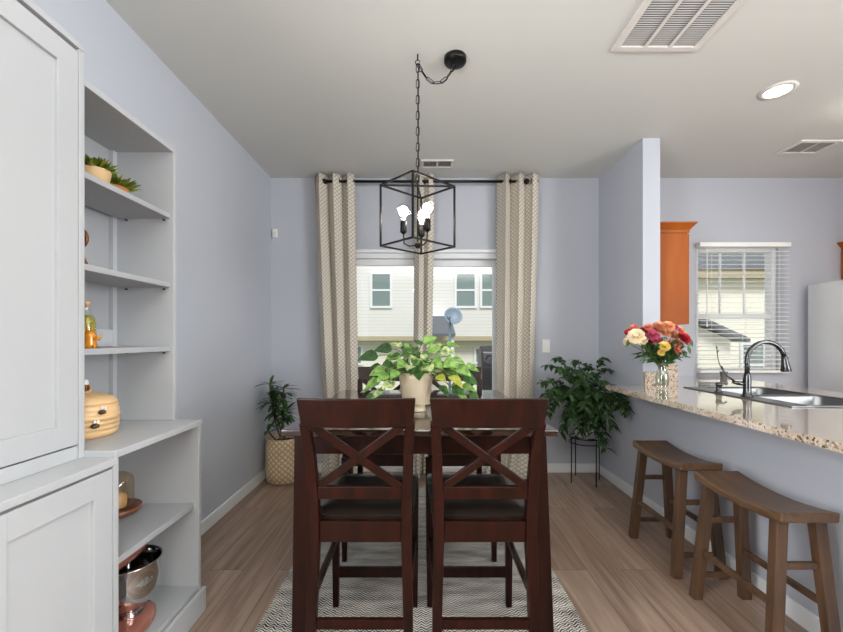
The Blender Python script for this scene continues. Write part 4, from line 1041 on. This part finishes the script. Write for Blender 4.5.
b.build('stem', 'stem', ft, smooth=True); g.build('leaves', ['leaf_dark', 'leaf_mid'], ft, smooth=True)

# sprout and small pot behind the sink
t = thing('sprout_pot', 'small dark pot with a thin curved green sprout below the kitchen window', 'plant', (2.66, 3.52, c1))
MB().lathe([(.022, c1), (.03, c1 + .05), (.032, c1 + .055), (.028, c1 + .055), (0, c1 + .05)], (2.66, 3.52, 0), 20, cap=False).build('pot', 'vent_dark', t, smooth=True)
MB().tube(bez((2.66, 3.52, c1 + .05), (2.60, 3.52, c1 + .14), (2.60, 3.52, c1 + .26)), .004, 6).build('stem', 'stem', t, smooth=True)
g = MB(); leaf(g, (2.60, 3.52, c1 + .25), (-.2, 0, 1), (0, -1, 0), .04, .014, 0, .2); leaf(g, (2.60, 3.52, c1 + .22), (.6, 0, 1), (0, -1, 0), .035, .012, 0, .2); g.build('leaves', 'leaf_mid', t)

# ------------------------------------------------------------------ outdoors
M['lawn'] = mat('lawn', (96, 112, 70), .95, var=.25, vscale=3)
M['patio'] = mat('pale_concrete', (232, 230, 224), .85, var=.06, vscale=6)
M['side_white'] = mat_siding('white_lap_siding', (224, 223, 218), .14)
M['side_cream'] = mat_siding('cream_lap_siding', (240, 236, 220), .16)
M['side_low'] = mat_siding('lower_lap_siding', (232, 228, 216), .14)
M['beige'] = mat('beige_soffit', (176, 164, 136), .7)
M['roof'] = mat('grey_shingle', (92, 99, 104), .9, var=.15, vscale=20, bump=.4, bscale=30)
M['wglass'] = mat('reflective_window_glass', (112, 132, 128), .12, spec=1.0)
M['bark'] = mat('tree_bark', (90, 74, 58), .9)
struct(MB().box(-30, 45, YB + .16, 60, -1.6, -1.5).build('ground', 'lawn'))
struct(MB().box(-3.5, 3.5, YB + .16, 7.4, -.26, -.06).build('patio_slab', 'patio'))
# townhouse opposite
HYY = 16.5
hs = thing('townhouse', 'white sided two storey townhouse seen through the patio door', 'building', (-3, HYY + 3, -1.5))
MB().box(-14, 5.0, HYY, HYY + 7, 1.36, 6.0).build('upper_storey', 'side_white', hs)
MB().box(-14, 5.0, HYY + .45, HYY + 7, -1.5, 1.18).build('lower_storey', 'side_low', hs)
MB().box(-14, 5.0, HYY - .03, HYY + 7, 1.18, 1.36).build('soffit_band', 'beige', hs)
MB().prism([(HYY - .5, 5.95), (HYY + 3.5, 8.4), (HYY + 7.5, 5.95)], -14.3, 5.3, 'x').build('roof', 'roof', hs)
def hwin(parent, px0, px1, py0, py1, Y, mid_bar=True):
    a = P(px0, py1, Y); c_ = P(px1, py0, Y); f = .09
    b = MB(); b.box(a.x - f, c_.x + f, Y - .06, Y - .001, c_.z, c_.z + f); b.box(a.x - f, c_.x + f, Y - .06, Y - .001, a.z - f, a.z); b.box(a.x - f, a.x, Y - .06, Y - .001, a.z, c_.z); b.box(c_.x, c_.x + f, Y - .06, Y - .001, a.z, c_.z)
    if mid_bar: zmid = (a.z + c_.z) / 2; b.box(a.x, c_.x, Y - .05, Y - .001, zmid - .04, zmid + .04)
    o = b.build('window', 'trim', parent); MB().box(a.x, c_.x, Y - .03, Y - .001, a.z, c_.z).build('window_glass', 'wglass', o)
for q in ((372.5, 390, 274.5, 306), (456.5, 474.5, 274.5, 306), (482, 500, 274.5, 306), (300, 318, 274.5, 306)): hwin(hs, *q, HYY)
for q in ((340, 361, 347, 363), (476, 492, 349, 362)): hwin(hs, *q, HYY + .45, False)
# porch roof
a = P(430, 318, 13.2)
b = MB(); x0, x1 = P(424, 0, 13.2).x, P(455, 0, 13.2).x
b.prism([(13.0, 1.33), (13.0, 1.42), (15.2, 2.12), (15.2, 2.0)], x0, x1, 'x')
pr = thing('porch', 'small grey shingled porch roof against the townhouse', 'porch', ((x0 + x1) / 2, 14, -1.5))
b.build('roof', 'roof', pr)
for x in (x0 + .1, x1 - .1): MB().box(x - .06, x + .06, 13.1, 13.22, -1.5, 1.34).build('post', 'trim', pr)
MB().box(x0, x1, 15.2, HYY - .035, 1.95, 2.08).build('ridge_board', 'trim', pr)
# satellite dish on a pole
sdp = P(452, 318, 9.0)
sd_ = thing('satellite_dish', 'grey oval satellite dish on a pole outside the patio door', 'satellite dish', (sdp.x - .05, 9.0, -1.5))
M['dishm'] = mat('grey_dish_paint', (112, 130, 146), .5)
MB().lathe([(0, .05), (.10, .035), (.17, .012), (.205, -.012), (.21, -.006), (.17, .02), (.10, .044), (0, .06)], (sdp.x + .03, 9.0, sdp.z + .05), 30, axis=(-.15, 1, -.45), cap=False).build('dish', 'dishm', sd_, smooth=True)
MB().tube([(sdp.x - .05, 9.02, -1.5), (sdp.x - .05, 9.02, sdp.z - .12), (sdp.x + .02, 9.08, sdp.z + .03)], .03, 8).build('pole', 'dishm', sd_, smooth=True)
MB().tube([(sdp.x - .02, 9.0, sdp.z - .14), (sdp.x - .10, 8.65, sdp.z - .02)], .015, 8).ball((sdp.x - .10, 8.62, sdp.z + .0), .05, 10, 8).build('feed_arm', 'dishm', sd_, smooth=True)
# covered grill on the patio
M['cover'] = mat('black_vinyl_cover', (38, 40, 44), .38, bump=.9, bscale=9)
gx0, gx1 = .82, 1.50; gy0 = 5.4; b = MB(); prf = [(gy0, -.06), (gy0 + .02, .85), (gy0 + .10, 1.08), (gy0 + .25, 1.16), (gy0 + .42, 1.08), (gy0 + .52, .85), (gy0 + .54, -.06)]
gr = thing('covered_grill', 'barbecue grill under a black cover on the patio outside', 'grill', ((gx0 + gx1) / 2, gy0 + .27, -.06))
b.prism(prf, gx0, gx1, 'x'); b.build('cover', 'cover', gr, bevel=.03, seg=3)
MB().tube([(gx0 + .06, gy0 + .02, .98), (gx0 + .06, gy0 - .06, 1.02), (gx0 + .3, gy0 - .06, 1.02), (gx0 + .3, gy0 + .02, .98)], .014, 8).build('handle', 'cover', gr, smooth=True)

# neighbour house beyond the kitchen window
nh = thing('house', 'cream sided house with grey roof seen through the kitchen blind', 'building', (12, 16, -1.5))
YH = 13.0
MB().box(7.2, 18, YH, YH + 7, -1.5, 3.2).build('wall', 'side_cream', nh)
MB().box(7.0, 18.2, YH - .35, YH, 3.2, 3.45).build('eave', 'beige', nh)
MB().prism([(YH - .4, 3.45), (YH + 3.5, 5.2), (YH + 7.5, 3.45)], 6.9, 18.3, 'x').build('roof', 'roof', nh)
hwin(nh, 742, 762, 345, 385, YH)
sh = thing('shed', 'small cream shed with a grey gable roof beyond the kitchen window', 'building', (6.2, 10, -1.5))
MB().box(4.6, 6.95, 9.0, 11.5, -1.5, 1.22).prism([(4.6, 1.22), (6.95, 1.22), (5.78, 1.72)], 9.0, 11.5, 'y').build('wall', 'side_cream', sh)
MB().prism([(4.35, 1.16), (5.78, 1.78), (7.2, 1.16), (7.2, 1.26), (5.78, 1.90), (4.35, 1.26)], 8.75, 11.7, 'y').build('roof', 'roof', sh)
tr = thing('tree', 'green tree rising behind the cream sided house', 'tree', (14.5, 24, -1.5))
MB().tube([(14.5, 24, -1.5), (14.6, 24, 3), (14.4, 24, 6.0)], [.3, .22, .12], 10).build('trunk', 'bark', tr, smooth=True)
g = MB()
for i in range(1500):
    d = rv(1)
    while d.length > 1: d = rv(1)
    c_ = V((14.5 + d.x * 2.6, 24 + d.y * 2.2, 6.0 + d.z * 2.0)); leaf(g, c_, rv(1), rv(1), .5, .3, .1, .2, mi=random.choice((0, 1)))
g.build('foliage', ['leaf_mid', 'leaf_light'], tr)

# ------------------------------------------------------------------ light
sc = bpy.context.scene
wd = bpy.data.worlds.new('sky'); sc.world = wd; wd.use_nodes = True
nt = wd.node_tree; N = nt.nodes; L = nt.links; bg = N['Background']
sky = N.new('ShaderNodeTexSky'); sky.sky_type = 'HOSEK_WILKIE'; sky.turbidity = 9.0; sky.ground_albedo = .4; sky.sun_direction = V((.2, -.6, .75)).normalized()
mxn = N.new('ShaderNodeMixRGB'); mxn.inputs[0].default_value = .8; L.new(sky.outputs[0], mxn.inputs[1]); mxn.inputs[2].default_value = (.93, .96, 1.0, 1)
L.new(mxn.outputs[0], bg.inputs[0]); bg.inputs[1].default_value = 1.0
def sun(e, ang, rot):
    d = bpy.data.lights.new('sun', 'SUN'); d.energy = e; d.angle = ang; o = bpy.data.objects.new('sun', d); C.objects.link(o); o.rotation_euler = rot; return o
sun(3.4, .3, (math.radians(38), 0, math.radians(12)))
def area(name, loc, rot, sx, sy, e, col=(1, 1, 1)):
    d = bpy.data.lights.new(name, 'AREA'); d.shape = 'RECTANGLE'; d.size = sx; d.size_y = sy; d.energy = e; d.color = col
    o = bpy.data.objects.new(name, d); C.objects.link(o); o.location = loc; o.rotation_euler = rot; return o
# added fill lights out of view
area('ceiling_fill', (.6, -1.2, 1.9), (PI, 0, 0), 1.6, 1.2, 205, (.99, .985, .97))  # added upward fill that brightens the ceiling
area('right_fill', (4.2, -1.2, 1.6), (0, math.radians(90), 0), 1.6, 2.2, 225, (.95, .98, 1))  # added fill from the right, where no window is built
area('left_fill', (-1.36, -.3, 1.5), (0, math.radians(-90), 0), 1.5, 1.0, 90, (.96, .98, 1))  # added fill from the left, in front of solid wall
area('kitchen_fill', (3.0, 1.2, 2.7), (0, 0, 0), 1.2, .6, 24, (1, .97, .92))  # added downward fill over the kitchen, without a fixture

vs = sc.view_settings; vs.view_transform = 'Standard'; vs.look = 'None'; vs.gamma = 1; vs.use_curve_mapping = False; vs.exposure = 0.0
try: sc.cycles.use_denoising = True
except Exception: pass
sc.cycles.max_bounces = 10; sc.cycles.transparent_max_bounces = 16; sc.cycles.diffuse_bounces = 5
for o in bpy.data.objects:
    for k in ('_wl', '_local'):
        if k in o.keys(): del o[k]
